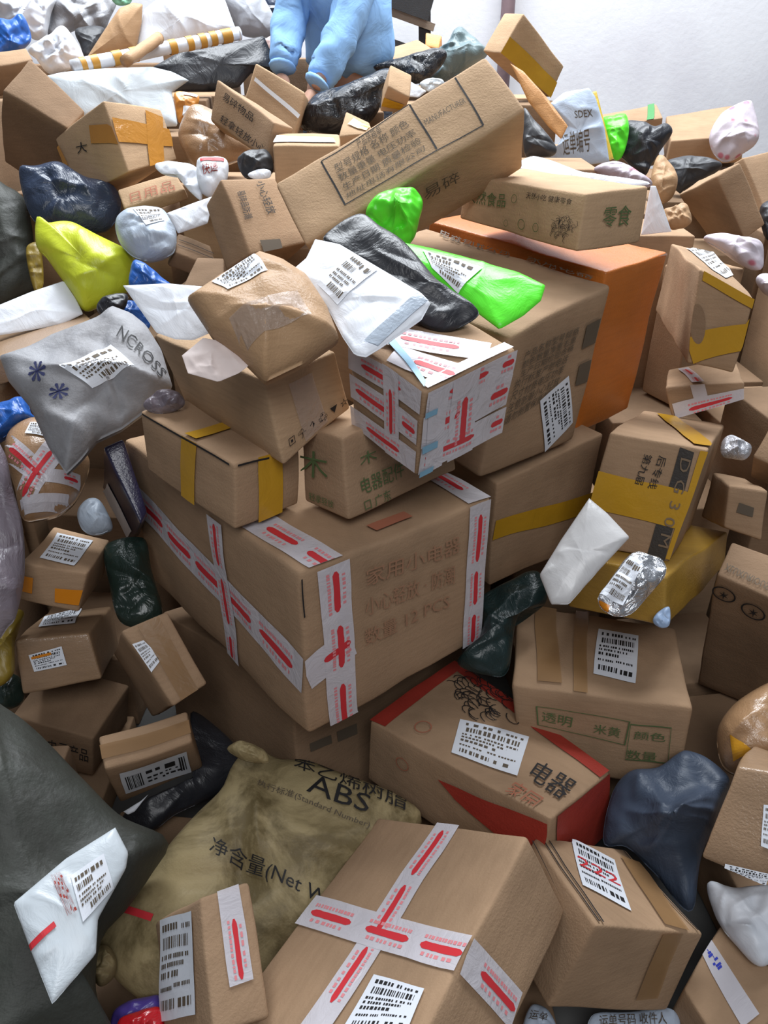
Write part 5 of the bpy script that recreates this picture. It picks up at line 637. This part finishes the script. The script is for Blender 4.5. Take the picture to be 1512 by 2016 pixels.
soft('foilscrap','foil_packet',(0.7963, 1.5705, 0.8187),(0.9155, -0.0, 0.4024),(-0.2501, 0.7833, 0.5691),(-0.3152, -0.6217, 0.7171),[(-0.0141, 0.0322), (0.0084, 0.0362), (0.0356, -0.0023), (0.0159, -0.0274), (-0.0126, -0.0142), (-0.0289, 0.0019)],0.04,0.5,0.01,0,'small pale foil packet next to the banded carton','packet','pale_foil',[],None,102)
soft('silvermailer','poly_mailer',(0.388, 1.2533, 0.7467),(0.9689, -0.0, 0.2476),(-0.1546, 0.781, 0.6051),(-0.1934, -0.6246, 0.7566),[(0.0438, 0.1132), (0.0696, 0.0751), (0.0991, 0.0165), (0.0266, -0.0352), (-0.046, -0.0901), (-0.0789, -0.0834), (-0.0876, -0.0214), (-0.0297, 0.0409)],0.04,0.5,0.004,1,'plain silver-white poly mailer propped against the banded carton','mailer','silver_poly',[],None,103)
soft('foilmailer','foil_mailer',(0.4657, 1.1687, 0.7319),(0.9706, -0.0, 0.2409),(-0.1246, 0.8558, 0.5021),(-0.2061, -0.5174, 0.8306),[(0.0187, 0.068), (0.0469, 0.0584), (0.0705, 0.0414), (0.0654, 0.0107), (0.0177, -0.0278), (-0.017, -0.0522), (-0.0523, -0.044), (-0.0654, -0.0106), (-0.0284, 0.0288)],0.05,0.5,0.016,0,'crinkled silver foil mailer with white label and orange corner','mailer','foil',[('label', [(0.0129, 0.0573), (0.0285, 0.0271), (-0.0275, -0.0389), (-0.0607, -0.0032)], 'print'), ('patch', [(-0.0658, -0.0157), (-0.0487, -0.0305), (-0.0554, -0.0413), (-0.0659, -0.031)], 'orangetape')],None,104)
soft('lightbluebit','plastic_scrap',(0.5778, 1.254, 0.5873),(0.958, -0.0, 0.2867),(-0.1514, 0.8491, 0.5061),(-0.2434, -0.5282, 0.8135),[(-0.0198, 0.0012), (-0.0009, 0.0181), (0.0209, 0.0208), (0.0095, -0.0148), (-0.0095, -0.0158)],0.02,0.5,0.005,0,'light blue plastic scrap behind the green lettered carton','plastic','paleblue_poly',[],None,105)
soft('teal','plastic_bag',(0.271, 1.3777, 0.4614),(0.9917, -0.0, 0.1283),(-0.0701, 0.8375, 0.5419),(-0.1075, -0.5464, 0.8306),[(-0.0412, 0.074), (0.0292, 0.1107), (0.1034, 0.1281), (0.1089, 0.0515), (0.0401, 0.0219), (-0.0002, -0.0989), (-0.0466, -0.1059), (-0.1111, -0.0705), (-0.0526, -0.017)],0.1,0.5,0.02,0,'dark teal plastic bag in the gap beside the largest carton','bag','teal_poly',[],None,106)
soft('brownround','wrapped_parcel',(0.7659, 1.1254, 0.3698),(0.9437, -0.0, 0.3307),(-0.1445, 0.8994, 0.4125),(-0.2975, -0.4371, 0.8488),[(-0.0637, 0.0261), (-0.03, 0.0645), (0.0204, 0.0903), (0.092, 0.1028), (0.0965, 0.0397), (0.0371, -0.0528), (-0.0296, -0.0686), (-0.0743, -0.0399)],0.18,0.5,0.012,0,'bulky brown film-wrapped parcel with yellow tape patch','parcel','kraft_film',[('patch', [(-0.05, 0.0044), (-0.0339, -0.0154), (-0.0189, -0.0368), (-0.0594, -0.0412)], 'yellowpatch')],None,107)
soft('darkblueR','plastic_bag',(0.5738, 1.0111, 0.2589),(0.9641, -0.0, 0.2655),(-0.1125, 0.9058, 0.4085),(-0.2405, -0.4237, 0.8733),[(-0.0461, 0.1089), (0.0142, 0.1087), (0.0564, 0.1255), (0.0821, 0.1304), (0.1166, 0.1059), (0.143, 0.0585), (0.1062, 0.0056), (0.0413, -0.0738), (-0.0073, -0.1612), (-0.0516, -0.0875), (-0.0922, -0.0321), (-0.1337, -0.0159), (-0.0909, 0.0747)],0.12,0.5,0.03,0,'large dark slate-blue plastic bag between the cartons','bag','slate_poly',[],None,108)
soft('whiteR','poly_mailer',(0.6722, 0.8259, 0.2203),(0.9599, -0.0, 0.2803),(-0.0913, 0.9455, 0.3126),(-0.2651, -0.3257, 0.9076),[(-0.0472, 0.0757), (-0.008, 0.0614), (0.0701, 0.0472), (0.0498, -0.035), (-0.0046, -0.071), (-0.0362, -0.0285), (-0.0529, 0.0206)],0.09,0.5,0.015,0,'white poly mailer bulging below the clear-wrapped carton','mailer','white_poly',[],None,109)
soft('abssack','woven_sack',(-0.2469, 0.88, 0.199),(0.9959, 0.0, -0.0906),(0.0278, 0.9516, 0.306),(0.0862, -0.3073, 0.9477),[(-0.0446, 0.3035), (0.0132, 0.2809), (0.0905, 0.2746), (0.2019, 0.2414), (0.2786, 0.2177), (0.3239, 0.1758), (0.2699, 0.094), (0.1934, -0.0124), (0.1061, -0.118), (0.024, -0.1914), (-0.0613, -0.2096), (-0.1552, -0.1797), (-0.2323, -0.1365), (-0.2751, -0.0942), (-0.286, -0.0434), (-0.2483, -0.0146), (-0.2107, 0.0334), (-0.1733, 0.098), (-0.1337, 0.1615), (-0.0976, 0.2056), (-0.082, 0.2613)],0.2,0.4,0.03,0,'tan woven plastic sack printed ABS in black lying under two cartons','sack','sack',[('text', [(0.0855, 0.2331), (0.2125, 0.1945), (0.2038, 0.1503), (0.0793, 0.1845)], 'ABS', 'ink'), ('text', [(0.0461, 0.2808), (0.2894, 0.2162), (0.2845, 0.1735), (0.048, 0.2417)], '苯乙烯树脂', 'ink'), ('text', [(-0.0187, 0.2083), (0.2119, 0.1304), (0.2055, 0.1121), (-0.0203, 0.1891)], '执行标准(Standard Number)', 'inkfade'), ('text', [(-0.0869, 0.0863), (0.1617, -0.005), (0.1515, -0.0407), (-0.0912, 0.0536)], '净含量(Net Wt)', 'ink'), ('tape', (-0.263, -0.0276), (-0.1743, -0.0527), 0.012, 'redline')],None,110)
soft('sacktuft','sack_tie',(-0.2638, 1.0451, 0.4184),(0.9917, 0.0, -0.1286),(0.0584, 0.891, 0.4503),(0.1146, -0.454, 0.8836),[(-0.0441, 0.0079), (-0.0286, 0.0221), (-0.009, 0.0239), (0.0278, 0.0113), (0.0407, -0.0101), (0.0166, -0.0142), (-0.0189, -0.0076)],0.05,0.5,0.008,0,'tied tan sack neck at the top of the printed sack','sack','sack',[],None,111)
soft('sackknot','sack_knot',(-0.4848, 0.734, 0.2405),(0.9769, 0.0, -0.2135),(0.0657, 0.9515, 0.3005),(0.2031, -0.3076, 0.9296),[(-0.0275, 0.0012), (-0.0241, 0.0265), (-0.0043, 0.0334), (0.0189, 0.0138), (0.0199, -0.0131), (0.0012, -0.0278)],0.07,0.5,0.012,0,'knotted tan sack corner at the foot of the printed sack','sack','sack',[],None,112)
soft('graymailerBL','poly_mailer',(-0.4854, 0.7046, 0.4521),(0.9693, 0.0, -0.2459),(0.0827, 0.9418, 0.3259),(0.2316, -0.3362, 0.9129),[(0.0273, 0.132), (0.0595, 0.0963), (0.0624, 0.0723), (0.042, -0.0044), (0.0537, -0.0512), (0.0134, -0.1214), (-0.041, -0.0573), (-0.0881, 0.0006), (-0.0334, 0.074)],0.03,0.5,0.006,1,'white wrapped mailer with red slogan tape on the dark olive sack','mailer','palewhite_poly',[('patch', [(-0.0457, -0.0525), (-0.0187, -0.0187), (-0.0127, -0.0249), (-0.04, -0.0599)], 'redink'), ('label', [(-0.0164, 0.0473), (0.0232, 0.0862), (0.0533, 0.0405), (0.0236, -0.0146)], 'print'), ('text', [(-0.0472, 0.0452), (-0.034, 0.0524), (0.0117, -0.0019), (-0.0008, -0.0107)], '快件封签', 'redprint')],None,113)
soft('olivesack','woven_sack',(-0.5805, 0.7743, 0.3575),(0.9558, 0.0, -0.2939),(0.1073, 0.931, 0.3488),(0.2736, -0.3649, 0.8899),[(-0.2547, 0.3237), (-0.1963, 0.3184), (-0.1122, 0.2839), (-0.0084, 0.2173), (0.0848, 0.1606), (0.1758, 0.1366), (0.165, 0.078), (0.1392, 0.016), (0.1125, -0.0351), (0.1302, -0.1135), (0.1829, -0.1756), (0.0937, -0.2124), (-0.0355, -0.2274)],0.2,0.5,0.025,0,'big dark olive sack bulging beside the tan printed sack','sack','olive',[],None,114)
soft('oliveUL','plastic_sack',(-1.1046, 2.346, 1.0794),(0.8673, 0.0, -0.4978),(0.3617, 0.6871, 0.6301),(0.3421, -0.7265, 0.5959),[(-0.145, 0.1498), (-0.0939, 0.1846), (-0.0383, 0.1719), (0.0034, 0.1185), (0.0553, 0.0379), (0.1068, -0.0422), (0.0795, -0.105), (0.0456, -0.1581), (0.015, -0.1712)],0.12,0.5,0.012,0,'dark olive plastic sack beside the lime bag','sack','olive',[],None,115)
soft('whiteenvL','paper_envelope',(-0.9273, 2.0306, 1.0015),(0.893, 0.0, -0.4501),(0.316, 0.7122, 0.6269),(0.3206, -0.702, 0.6359),[(-0.1004, -0.0444), (-0.0342, 0.0453), (0.0244, 0.1144), (0.0744, 0.0799), (0.1067, 0.0507), (0.0701, -0.005), (-0.0488, -0.0998), (-0.0728, -0.1045)],0.02,0.5,0.003,1,'white envelope under the flat film-wrapped parcel','envelope','white_poly',[],None,116)
soft('blueL','plastic_bag',(-0.8578, 1.6216, 0.86),(0.9016, 0.0, -0.4326),(0.2739, 0.7741, 0.5708),(0.3349, -0.6331, 0.6979),[(-0.0536, 0.0109), (-0.026, 0.0521), (0.0003, 0.072), (0.0275, 0.0425), (0.043, 0.0288), (0.0075, -0.0224), (-0.0228, -0.0567)],0.1,0.5,0.012,0,'royal blue plastic bag under the grey drawstring bag','bag','blue_poly',[],None,117)
soft('blueM','plastic_bag',(-0.6176, 2.0355, 1.0776),(0.9393, 0.0, -0.343),(0.2569, 0.6626, 0.7035),(0.2273, -0.749, 0.6224),[(-0.0526, 0.0414), (-0.0232, 0.0455), (0.0456, 0.0198), (0.0701, 0.0066), (0.0052, -0.0217), (-0.0392, -0.0285)],0.06,0.5,0.008,0,'royal blue plastic bag between the lime bag and white envelope','bag','blue_poly',[],None,118)
soft('blueM2','plastic_bag',(-0.6651, 2.0272, 0.9902),(0.9379, 0.0, -0.347),(0.2521, 0.687, 0.6815),(0.2384, -0.7266, 0.6444),[(-0.0524, 0.0072), (-0.0224, 0.0392), (0.0193, 0.0246), (0.0463, -0.0159), (0.0041, -0.0245)],0.04,0.5,0.006,0,'blue printed plastic scrap behind the grey drawstring bag','bag','blue_poly',[],None,119)
soft('tapedround','taped_parcel',(-0.7614, 1.5277, 0.7681),(0.923, 0.0, -0.3848),(0.2352, 0.7915, 0.5641),(0.3046, -0.6111, 0.7306),[(-0.1034, 0.0262), (-0.1143, 0.082), (-0.079, 0.1296), (-0.0259, 0.1158), (0.0284, 0.0967), (0.0663, 0.0777), (0.0782, 0.0286), (0.0751, -0.0291), (0.0553, -0.0686), (0.024, -0.094), (-0.0106, -0.1042), (-0.055, -0.0422)],0.16,0.5,0.006,0,'round brown parcel criss-crossed with white and red tape','parcel','kraft_film',[('tape', (-0.1053, 0.036), (0.0074, -0.0249), 0.045, 'red'), ('tape', (0.0054, 0.0603), (-0.0182, -0.0857), 0.05, 'red'), ('tape', (0.0051, -0.0192), (0.0747, 0.0074), 0.03, 'red'), ('tape', (-0.016, -0.0911), (0.0715, -0.0434), 0.03, 'white'), ('label', [(-0.0705, 0.0974), (-0.0285, 0.1078), (-0.0194, 0.0706), (-0.0684, 0.0643)], 'print')],None,120)
soft('ball','wrapped_bundle',(-0.6614, 1.498, 0.6735),(0.9458, 0.0, -0.3249),(0.1925, 0.8054, 0.5605),(0.2617, -0.5927, 0.7618),[(-0.0415, 0.0033), (-0.0413, 0.0293), (-0.0278, 0.0507), (-0.0015, 0.0484), (0.0396, 0.0024), (0.03, -0.0173), (0.0075, -0.0292), (-0.0203, -0.0248)],0.08,0.5,0.006,0,'white film-wrapped round bundle above the orange taped box','bundle','palegrey_poly',[],None,121)
soft('greenglass','plastic_bag',(-0.592, 1.4675, 0.5146),(0.9626, 0.0, -0.2708),(0.1509, 0.8303, 0.5365),(0.2248, -0.5574, 0.7992),[(-0.0906, 0.0746), (-0.059, 0.1094), (-0.0071, 0.1197), (0.0283, 0.0505), (0.0835, -0.0528), (0.0473, -0.0921), (-0.0063, -0.088), (-0.0536, -0.0081)],0.08,0.5,0.015,0,'dark green translucent bag in the gap beside the largest carton','bag','darkgreen_poly',[],None,122)
soft('filmL','plastic_bag',(-0.7968, 1.3445, 0.7024),(0.9187, 0.0, -0.3949),(0.2189, 0.8322, 0.5094),(0.3286, -0.5545, 0.7646),[(-0.1249, 0.2042), (-0.0897, 0.2059), (-0.0403, 0.1342), (0.0152, 0.0548), (0.0578, -0.0382), (0.076, -0.1127), (0.0752, -0.1465), (0.0398, -0.1692)],0.08,0.5,0.015,0,'pinkish clear film bag hanging beside the orange taped box','bag','pinkfilm',[],None,123)
soft('yellowL','plastic_bag',(-0.8374, 1.3022, 0.4711),(0.9318, 0.0, -0.363),(0.1784, 0.8709, 0.458),(0.3161, -0.4915, 0.8115),[(-0.0545, 0.0543), (-0.0124, 0.0864), (0.0102, 0.0808), (0.015, 0.0203), (0.041, -0.0556), (0.0044, -0.0833)],0.06,0.5,0.012,0,'yellow plastic bag beneath the pinkish film bag','bag','dullyellow_poly',[],None,124)
soft('darkgreenL','plastic_bag',(-0.8597, 1.288, 0.3394),(0.9379, 0.0, -0.3468),(0.1599, 0.8874, 0.4325),(0.3078, -0.4611, 0.8323),[(-0.0466, 0.0221), (0.005, 0.0486), (0.0386, 0.0023), (0.0188, -0.0269), (-0.0237, -0.0321)],0.06,0.5,0.008,0,'dark green plastic bag beneath the film-wrapped carton','bag','darkgreen_poly',[],None,125)
soft('blackM','plastic_bag',(-0.435, 1.1894, 0.164),(0.9846, 0.0, -0.1747),(0.0753, 0.9024, 0.4243),(0.1576, -0.4309, 0.8885),[(-0.0407, 0.1563), (0.0172, 0.1389), (0.0882, 0.0809), (0.0986, 0.0234), (0.0603, -0.0207), (-0.0209, -0.0684), (-0.0763, -0.1171), (-0.1377, -0.0919), (-0.0832, -0.0425), (0.0129, 0.0307)],0.08,0.5,0.015,0,'black plastic bag in the hollow between the sacks','bag','black_poly',[],None,126)
soft('paperslip','paper_slip',(-0.5292, 1.0713, 0.2255),(0.9756, 0.0, -0.2194),(0.089, 0.9139, 0.396),(0.2005, -0.4059, 0.8917),[(-0.0186, -0.0092), (0.0173, 0.0229), (0.0223, 0.0321), (0.0038, -0.0061), (-0.0078, -0.0139)],0.008,0.5,0.001,1,'narrow white paper slip under the barcode labelled carton','paper','white_poly',[],None,127)
soft('purple','plastic_bag',(-0.4061, 0.6602, 0.2013),(0.9841, 0.0, -0.1777),(0.0493, 0.9607, 0.2732),(0.1708, -0.2776, 0.9454),[(-0.0511, 0.0101), (-0.0355, 0.0296), (-0.0004, 0.0421), (0.0301, 0.0401), (0.0459, -0.0252), (-0.0352, -0.0311)],0.06,0.5,0.01,0,'purple plastic bag beside the narrow labelled carton','bag','purple_poly',[],None,128)
soft('redbag','packet',(-0.3914, 0.6348, 0.2389),(0.9844, 0.0, -0.176),(0.0483, 0.9616, 0.2702),(0.1692, -0.2744, 0.9466),[(-0.0412, 0.0092), (-0.0221, 0.0227), (0.023, 0.0333), (0.0371, -0.0179), (-0.0298, -0.0228)],0.04,0.5,0.006,0,'glossy red packet on the purple bag','packet','red_poly',[],None,129)
soft('bottomprint1','poly_mailer',(0.2774, 0.706, 0.102),(0.9934, -0.0, 0.1151),(-0.0323, 0.9597, 0.2792),(-0.1104, -0.281, 0.9533),[(-0.0286, -0.0017), (-0.0066, 0.0337), (0.0209, 0.0229), (0.0289, -0.0083), (-0.0061, -0.0292)],0.04,0.5,0.006,0,'blue and white printed mailer between two cartons','mailer','bluewhite_poly',[('text', [(-0.0108, 0.0245), (0.0196, 0.0152), (0.0129, 0.0031), (-0.0178, 0.0093)], '运单', 'inkfade')],None,130)
soft('bottomprint2','poly_mailer',(0.4507, 0.7024, 0.0889),(0.9833, -0.0, 0.182),(-0.0497, 0.962, 0.2683),(-0.1751, -0.2729, 0.946),[(-0.0702, 0.0309), (-0.0012, 0.0316), (0.0697, 0.0314), (0.0809, 0.0033), (0.0524, -0.0322), (-0.0781, -0.0225)],0.03,0.5,0.006,0,'white labelled mailer beneath the red handwriting carton','mailer','bluewhite_poly',[('text', [(-0.0566, 0.0298), (0.0603, 0.0243), (0.0565, 0.0052), (-0.0612, 0.0106)], '运单号码 收件人', 'inkfade')],None,131)
soft('yellowstripUL','plastic_bag',(-1.0078, 2.2728, 1.0577),(0.8842, 0.0, -0.4672),(0.3388, 0.6884, 0.6413),(0.3216, -0.7253, 0.6087),[(-0.0476, 0.0439), (-0.0212, 0.0704), (0.0356, -0.0277), (0.034, -0.0694), (-0.0068, -0.0254)],0.03,0.5,0.006,0,'dull yellow plastic strip beside the dark olive plastic sack','bag','dullyellow_poly',[],None,132)
soft('blackunderlime','plastic_bag',(-0.6933, 1.953, 1.0343),(0.927, 0.0, -0.375),(0.2723, 0.6875, 0.6732),(0.2578, -0.7262, 0.6373),[(-0.0356, -0.0147), (-0.0287, 0.0197), (0.0199, 0.0485), (0.0257, 0.0027), (-0.0105, -0.0306)],0.05,0.5,0.006,0,'black plastic bag corner under the lime bag','bag','black_poly',[],None,133)
soft('clearwrap','plastic_film',(-0.4336, 1.4174, 0.9969),(0.9585, 0.0, -0.2851),(0.1944, 0.7316, 0.6535),(0.2086, -0.6818, 0.7012),[(-0.04, -0.0124), (-0.0151, 0.0276), (0.0182, 0.0319), (0.0353, 0.0064), (-0.0074, -0.0218)],0.04,0.5,0.012,0,'crumpled grey clear film beside the grey drawstring bag','film','pinkfilm',[],None,134)
soft('graygap','plastic_bag',(-0.3554, 2.3252, 1.3184),(0.9746, 0.0, -0.2239),(0.1849, 0.5638, 0.8049),(0.1262, -0.8259, 0.5495),[(-0.054, 0.0135), (-0.0153, 0.0473), (0.0264, 0.0522), (0.0471, -0.0021), (-0.0002, -0.0291), (-0.0313, -0.0296)],0.06,0.5,0.01,0,'dark grey plastic bag between the wrapped brown parcel and the long carton','bag','dark_poly',[],None,135)
soft('whitebit','paper_envelope',(-0.339, 2.2839, 1.3055),(0.9768, 0.0, -0.2142),(0.1761, 0.5695, 0.8029),(0.122, -0.822, 0.5563),[(-0.0331, -0.006), (-0.0064, 0.0152), (0.0239, 0.0182), (0.0249, -0.0021), (-0.0147, -0.0147)],0.012,0.5,0.002,0,'small white envelope above the carton with black lettering','envelope','white_poly',[],None,136)
FILL = [(-1.8, 0.68, 0.0, 0.075), (-1.8, 1.01, 0.0, 0.075), (-1.8, 1.34, 0.0, 0.075), (-1.8, 1.67, 0.0, 0.834), (-1.8, 2.0, 0.0, 0.834), (-1.8, 2.33, 0.0, 0.834), (-1.8, 2.66, 0.0, 0.834), (-1.8, 2.99, 0.0, 0.712), (-1.8, 2.99, 0.714, 0.712), (-1.8, 3.32, 0.0, 0.712), (-1.8, 3.32, 0.714, 0.712), (-1.8, 3.65, 0.0, 0.773), (-1.8, 3.65, 0.775, 0.773), (-1.8, 3.98, 0.0, 0.771), (-1.8, 3.98, 0.773, 0.771), (-1.47, 0.35, 0.0, 0.075), (-1.47, 0.68, 0.0, 0.075), (-1.47, 1.01, 0.0, 0.075), (-1.47, 1.34, 0.0, 0.075), (-1.47, 1.67, 0.0, 0.84), (-1.47, 2.0, 0.0, 0.834), (-1.47, 2.33, 0.0, 0.834), (-1.47, 2.66, 0.0, 0.834), (-1.47, 2.99, 0.0, 0.724), (-1.47, 2.99, 0.726, 0.724), (-1.47, 3.32, 0.0, 0.712), (-1.47, 3.32, 0.714, 0.712), (-1.47, 3.65, 0.0, 0.745), (-1.47, 3.65, 0.747, 0.745), (-1.47, 3.98, 0.0, 0.771), (-1.47, 3.98, 0.773, 0.771), (-1.14, 0.35, 0.0, 0.087), (-1.14, 0.68, 0.0, 0.254), (-1.14, 1.01, 0.0, 0.075), (-1.14, 1.34, 0.0, 0.075), (-1.14, 1.67, 0.0, 0.436), (-1.14, 1.67, 0.438, 0.436), (-1.14, 2.0, 0.0, 0.84), (-1.14, 2.33, 0.0, 0.834), (-1.14, 2.66, 0.0, 0.578), (-1.14, 2.66, 0.58, 0.578), (-1.14, 2.99, 0.0, 0.585), (-1.14, 2.99, 0.587, 0.585), (-1.14, 3.32, 0.0, 0.736), (-1.14, 3.32, 0.738, 0.736), (-1.14, 3.65, 0.0, 0.749), (-1.14, 3.65, 0.751, 0.749), (-1.14, 3.98, 0.0, 0.773), (-1.14, 3.98, 0.775, 0.773), (-0.81, 0.35, 0.0, 0.087), (-0.81, 0.68, 0.0, 0.254), (-0.81, 1.01, 0.0, 0.321), (-0.81, 1.34, 0.0, 0.075), (-0.81, 1.67, 0.0, 0.238), (-0.81, 2.0, 0.0, 0.469), (-0.81, 2.33, 0.0, 0.434), (-0.81, 2.33, 0.436, 0.434), (-0.81, 2.66, 0.0, 0.591), (-0.81, 2.66, 0.593, 0.591), (-0.81, 2.99, 0.0, 0.675), (-0.81, 2.99, 0.677, 0.675), (-0.81, 3.32, 0.0, 0.72), (-0.81, 3.32, 0.722, 0.72), (-0.81, 3.65, 0.0, 0.72), (-0.81, 3.65, 0.722, 0.72), (-0.81, 3.98, 0.0, 0.801), (-0.81, 3.98, 0.803, 0.801), (-0.48, 0.35, 0.0, 0.081), (-0.48, 0.68, 0.0, 0.087), (-0.48, 1.01, 0.0, 0.096), (-0.48, 2.33, 0.0, 0.493), (-0.48, 2.33, 0.495, 0.493), (-0.48, 2.66, 0.0, 0.623), (-0.48, 2.66, 0.625, 0.623), (-0.48, 2.99, 0.0, 0.653), (-0.48, 2.99, 0.655, 0.653), (-0.48, 3.32, 0.0, 0.722), (-0.48, 3.32, 0.724, 0.722), (-0.48, 3.65, 0.0, 0.61), (-0.48, 3.98, 0.0, 0.783), (-0.48, 3.98, 0.785, 0.783), (-0.15, 0.35, 0.0, 0.214), (-0.15, 0.68, 0.0, 0.081), (-0.15, 2.33, 0.0, 0.564), (-0.15, 2.33, 0.566, 0.564), (-0.15, 2.66, 0.0, 0.641), (-0.15, 2.66, 0.643, 0.641), (-0.15, 2.99, 0.0, 0.653), (-0.15, 2.99, 0.655, 0.653), (-0.15, 3.32, 0.0, 0.701), (-0.15, 3.32, 0.703, 0.701), (-0.15, 3.65, 0.0, 0.61), (-0.15, 3.98, 0.0, 0.721), (-0.15, 3.98, 0.723, 0.721), (0.18, 0.35, 0.0, 0.246), (0.18, 0.68, 0.0, 0.061), (0.18, 1.01, 0.0, 0.095), (0.18, 2.0, 0.0, 0.458), (0.18, 2.33, 0.0, 0.786), (0.18, 2.66, 0.0, 0.781), (0.18, 2.99, 0.0, 0.701), (0.18, 2.99, 0.703, 0.701), (0.18, 3.32, 0.0, 0.713), (0.18, 3.32, 0.715, 0.713), (0.18, 3.65, 0.0, 0.61), (0.18, 3.98, 0.0, 0.727), (0.18, 3.98, 0.729, 0.727), (0.51, 1.34, 0.0, 0.112), (0.51, 1.67, 0.0, 0.158), (0.51, 2.0, 0.0, 0.454), (0.51, 2.33, 0.0, 0.781), (0.51, 2.66, 0.0, 0.645), (0.51, 2.66, 0.647, 0.645), (0.51, 2.99, 0.0, 0.62), (0.51, 2.99, 0.622, 0.62), (0.51, 3.32, 0.0, 0.713), (0.51, 3.32, 0.715, 0.713), (0.51, 3.65, 0.0, 0.716), (0.51, 3.65, 0.718, 0.716), (0.51, 3.98, 0.0, 0.542), (0.51, 3.98, 0.544, 0.542), (0.84, 1.01, 0.0, 0.167), (0.84, 1.34, 0.0, 0.152), (0.84, 1.67, 0.0, 0.152), (0.84, 2.0, 0.0, 0.492), (0.84, 2.33, 0.0, 0.612), (0.84, 2.66, 0.0, 0.549), (0.84, 2.66, 0.551, 0.549), (0.84, 2.99, 0.0, 0.554), (0.84, 2.99, 0.556, 0.554), (0.84, 3.32, 0.0, 0.581), (0.84, 3.32, 0.583, 0.581), (0.84, 3.65, 0.0, 0.618), (0.84, 3.65, 0.62, 0.618), (0.84, 3.98, 0.0, 0.542), (0.84, 3.98, 0.544, 0.542), (1.17, 1.34, 0.0, 0.177), (1.17, 1.67, 0.0, 0.19), (1.17, 2.0, 0.0, 0.749), (1.17, 2.33, 0.0, 0.612), (1.17, 2.66, 0.0, 0.612), (1.17, 2.99, 0.0, 0.483), (1.17, 2.99, 0.485, 0.483), (1.17, 3.32, 0.0, 0.546), (1.17, 3.32, 0.548, 0.546), (1.17, 3.65, 0.0, 0.568), (1.17, 3.65, 0.57, 0.568), (1.17, 3.98, 0.0, 0.542), (1.17, 3.98, 0.544, 0.542), (1.5, 1.34, 0.0, 0.177), (1.5, 1.67, 0.0, 0.177), (1.5, 2.0, 0.0, 0.19), (1.5, 2.33, 0.0, 0.612), (1.5, 2.66, 0.0, 0.506), (1.5, 2.66, 0.508, 0.506), (1.5, 2.99, 0.0, 0.519), (1.5, 2.99, 0.521, 0.519), (1.5, 3.32, 0.0, 0.527), (1.5, 3.32, 0.529, 0.527), (1.5, 3.65, 0.0, 0.572), (1.5, 3.65, 0.574, 0.572), (1.5, 3.98, 0.0, 0.58), (1.5, 3.98, 0.582, 0.58), (1.83, 1.34, 0.0, 0.177), (1.83, 1.67, 0.0, 0.177), (1.83, 2.0, 0.0, 0.177), (1.83, 2.33, 0.0, 0.19), (1.83, 2.66, 0.0, 0.506), (1.83, 2.66, 0.508, 0.506), (1.83, 2.99, 0.0, 0.506), (1.83, 2.99, 0.508, 0.506), (1.83, 3.32, 0.0, 0.519), (1.83, 3.32, 0.521, 0.519), (1.83, 3.65, 0.0, 0.527), (1.83, 3.65, 0.529, 0.527), (1.83, 3.98, 0.0, 0.572), (1.83, 3.98, 0.574, 0.572), (2.16, 1.34, 0.0, 0.177), (2.16, 1.67, 0.0, 0.177), (2.16, 2.0, 0.0, 0.177), (2.16, 2.33, 0.0, 0.177), (2.16, 2.66, 0.0, 0.506), (2.16, 2.66, 0.508, 0.506), (2.16, 2.99, 0.0, 0.506), (2.16, 2.99, 0.508, 0.506), (2.16, 3.32, 0.0, 0.506), (2.16, 3.32, 0.508, 0.506), (2.16, 3.65, 0.0, 0.519), (2.16, 3.65, 0.521, 0.519), (2.16, 3.98, 0.0, 0.527), (2.16, 3.98, 0.529, 0.527)]
CS = 0.33
as_part('sacktuft', 'abssack', 'tied_neck'); as_part('sackknot', 'abssack', 'knotted_corner')
# ------------------------------------------------------------------ cartons buried under the heap, carrying what lies on top
proto = None
for i, (x, y, z, h) in enumerate(FILL):
    hs = CS / 2 - .022; rz = .13 * math.sin(i * 12.9898); ca, sa = math.cos(rz), math.sin(rz)
    c = [(x - hs, y - hs, z), (x + hs, y - hs, z), (x - hs, y + hs, z), (x - hs, y - hs, z + h), (x + hs, y + hs, z), (x + hs, y - hs, z + h), (x - hs, y + hs, z + h), (x + hs, y + hs, z + h)]
    c = [(x + (p[0] - x) * ca - (p[1] - y) * sa, y + (p[0] - x) * sa + (p[1] - y) * ca, p[2]) for p in c]
    carton('fill', 'buried_carton', c, 'plain brown carton buried under the heap of parcels', 'box', ('kraft_dark', 'kraft', 'kraft_dark')[i % 3], .006, .0, [], 'cartons buried under the heap', 900 + i)
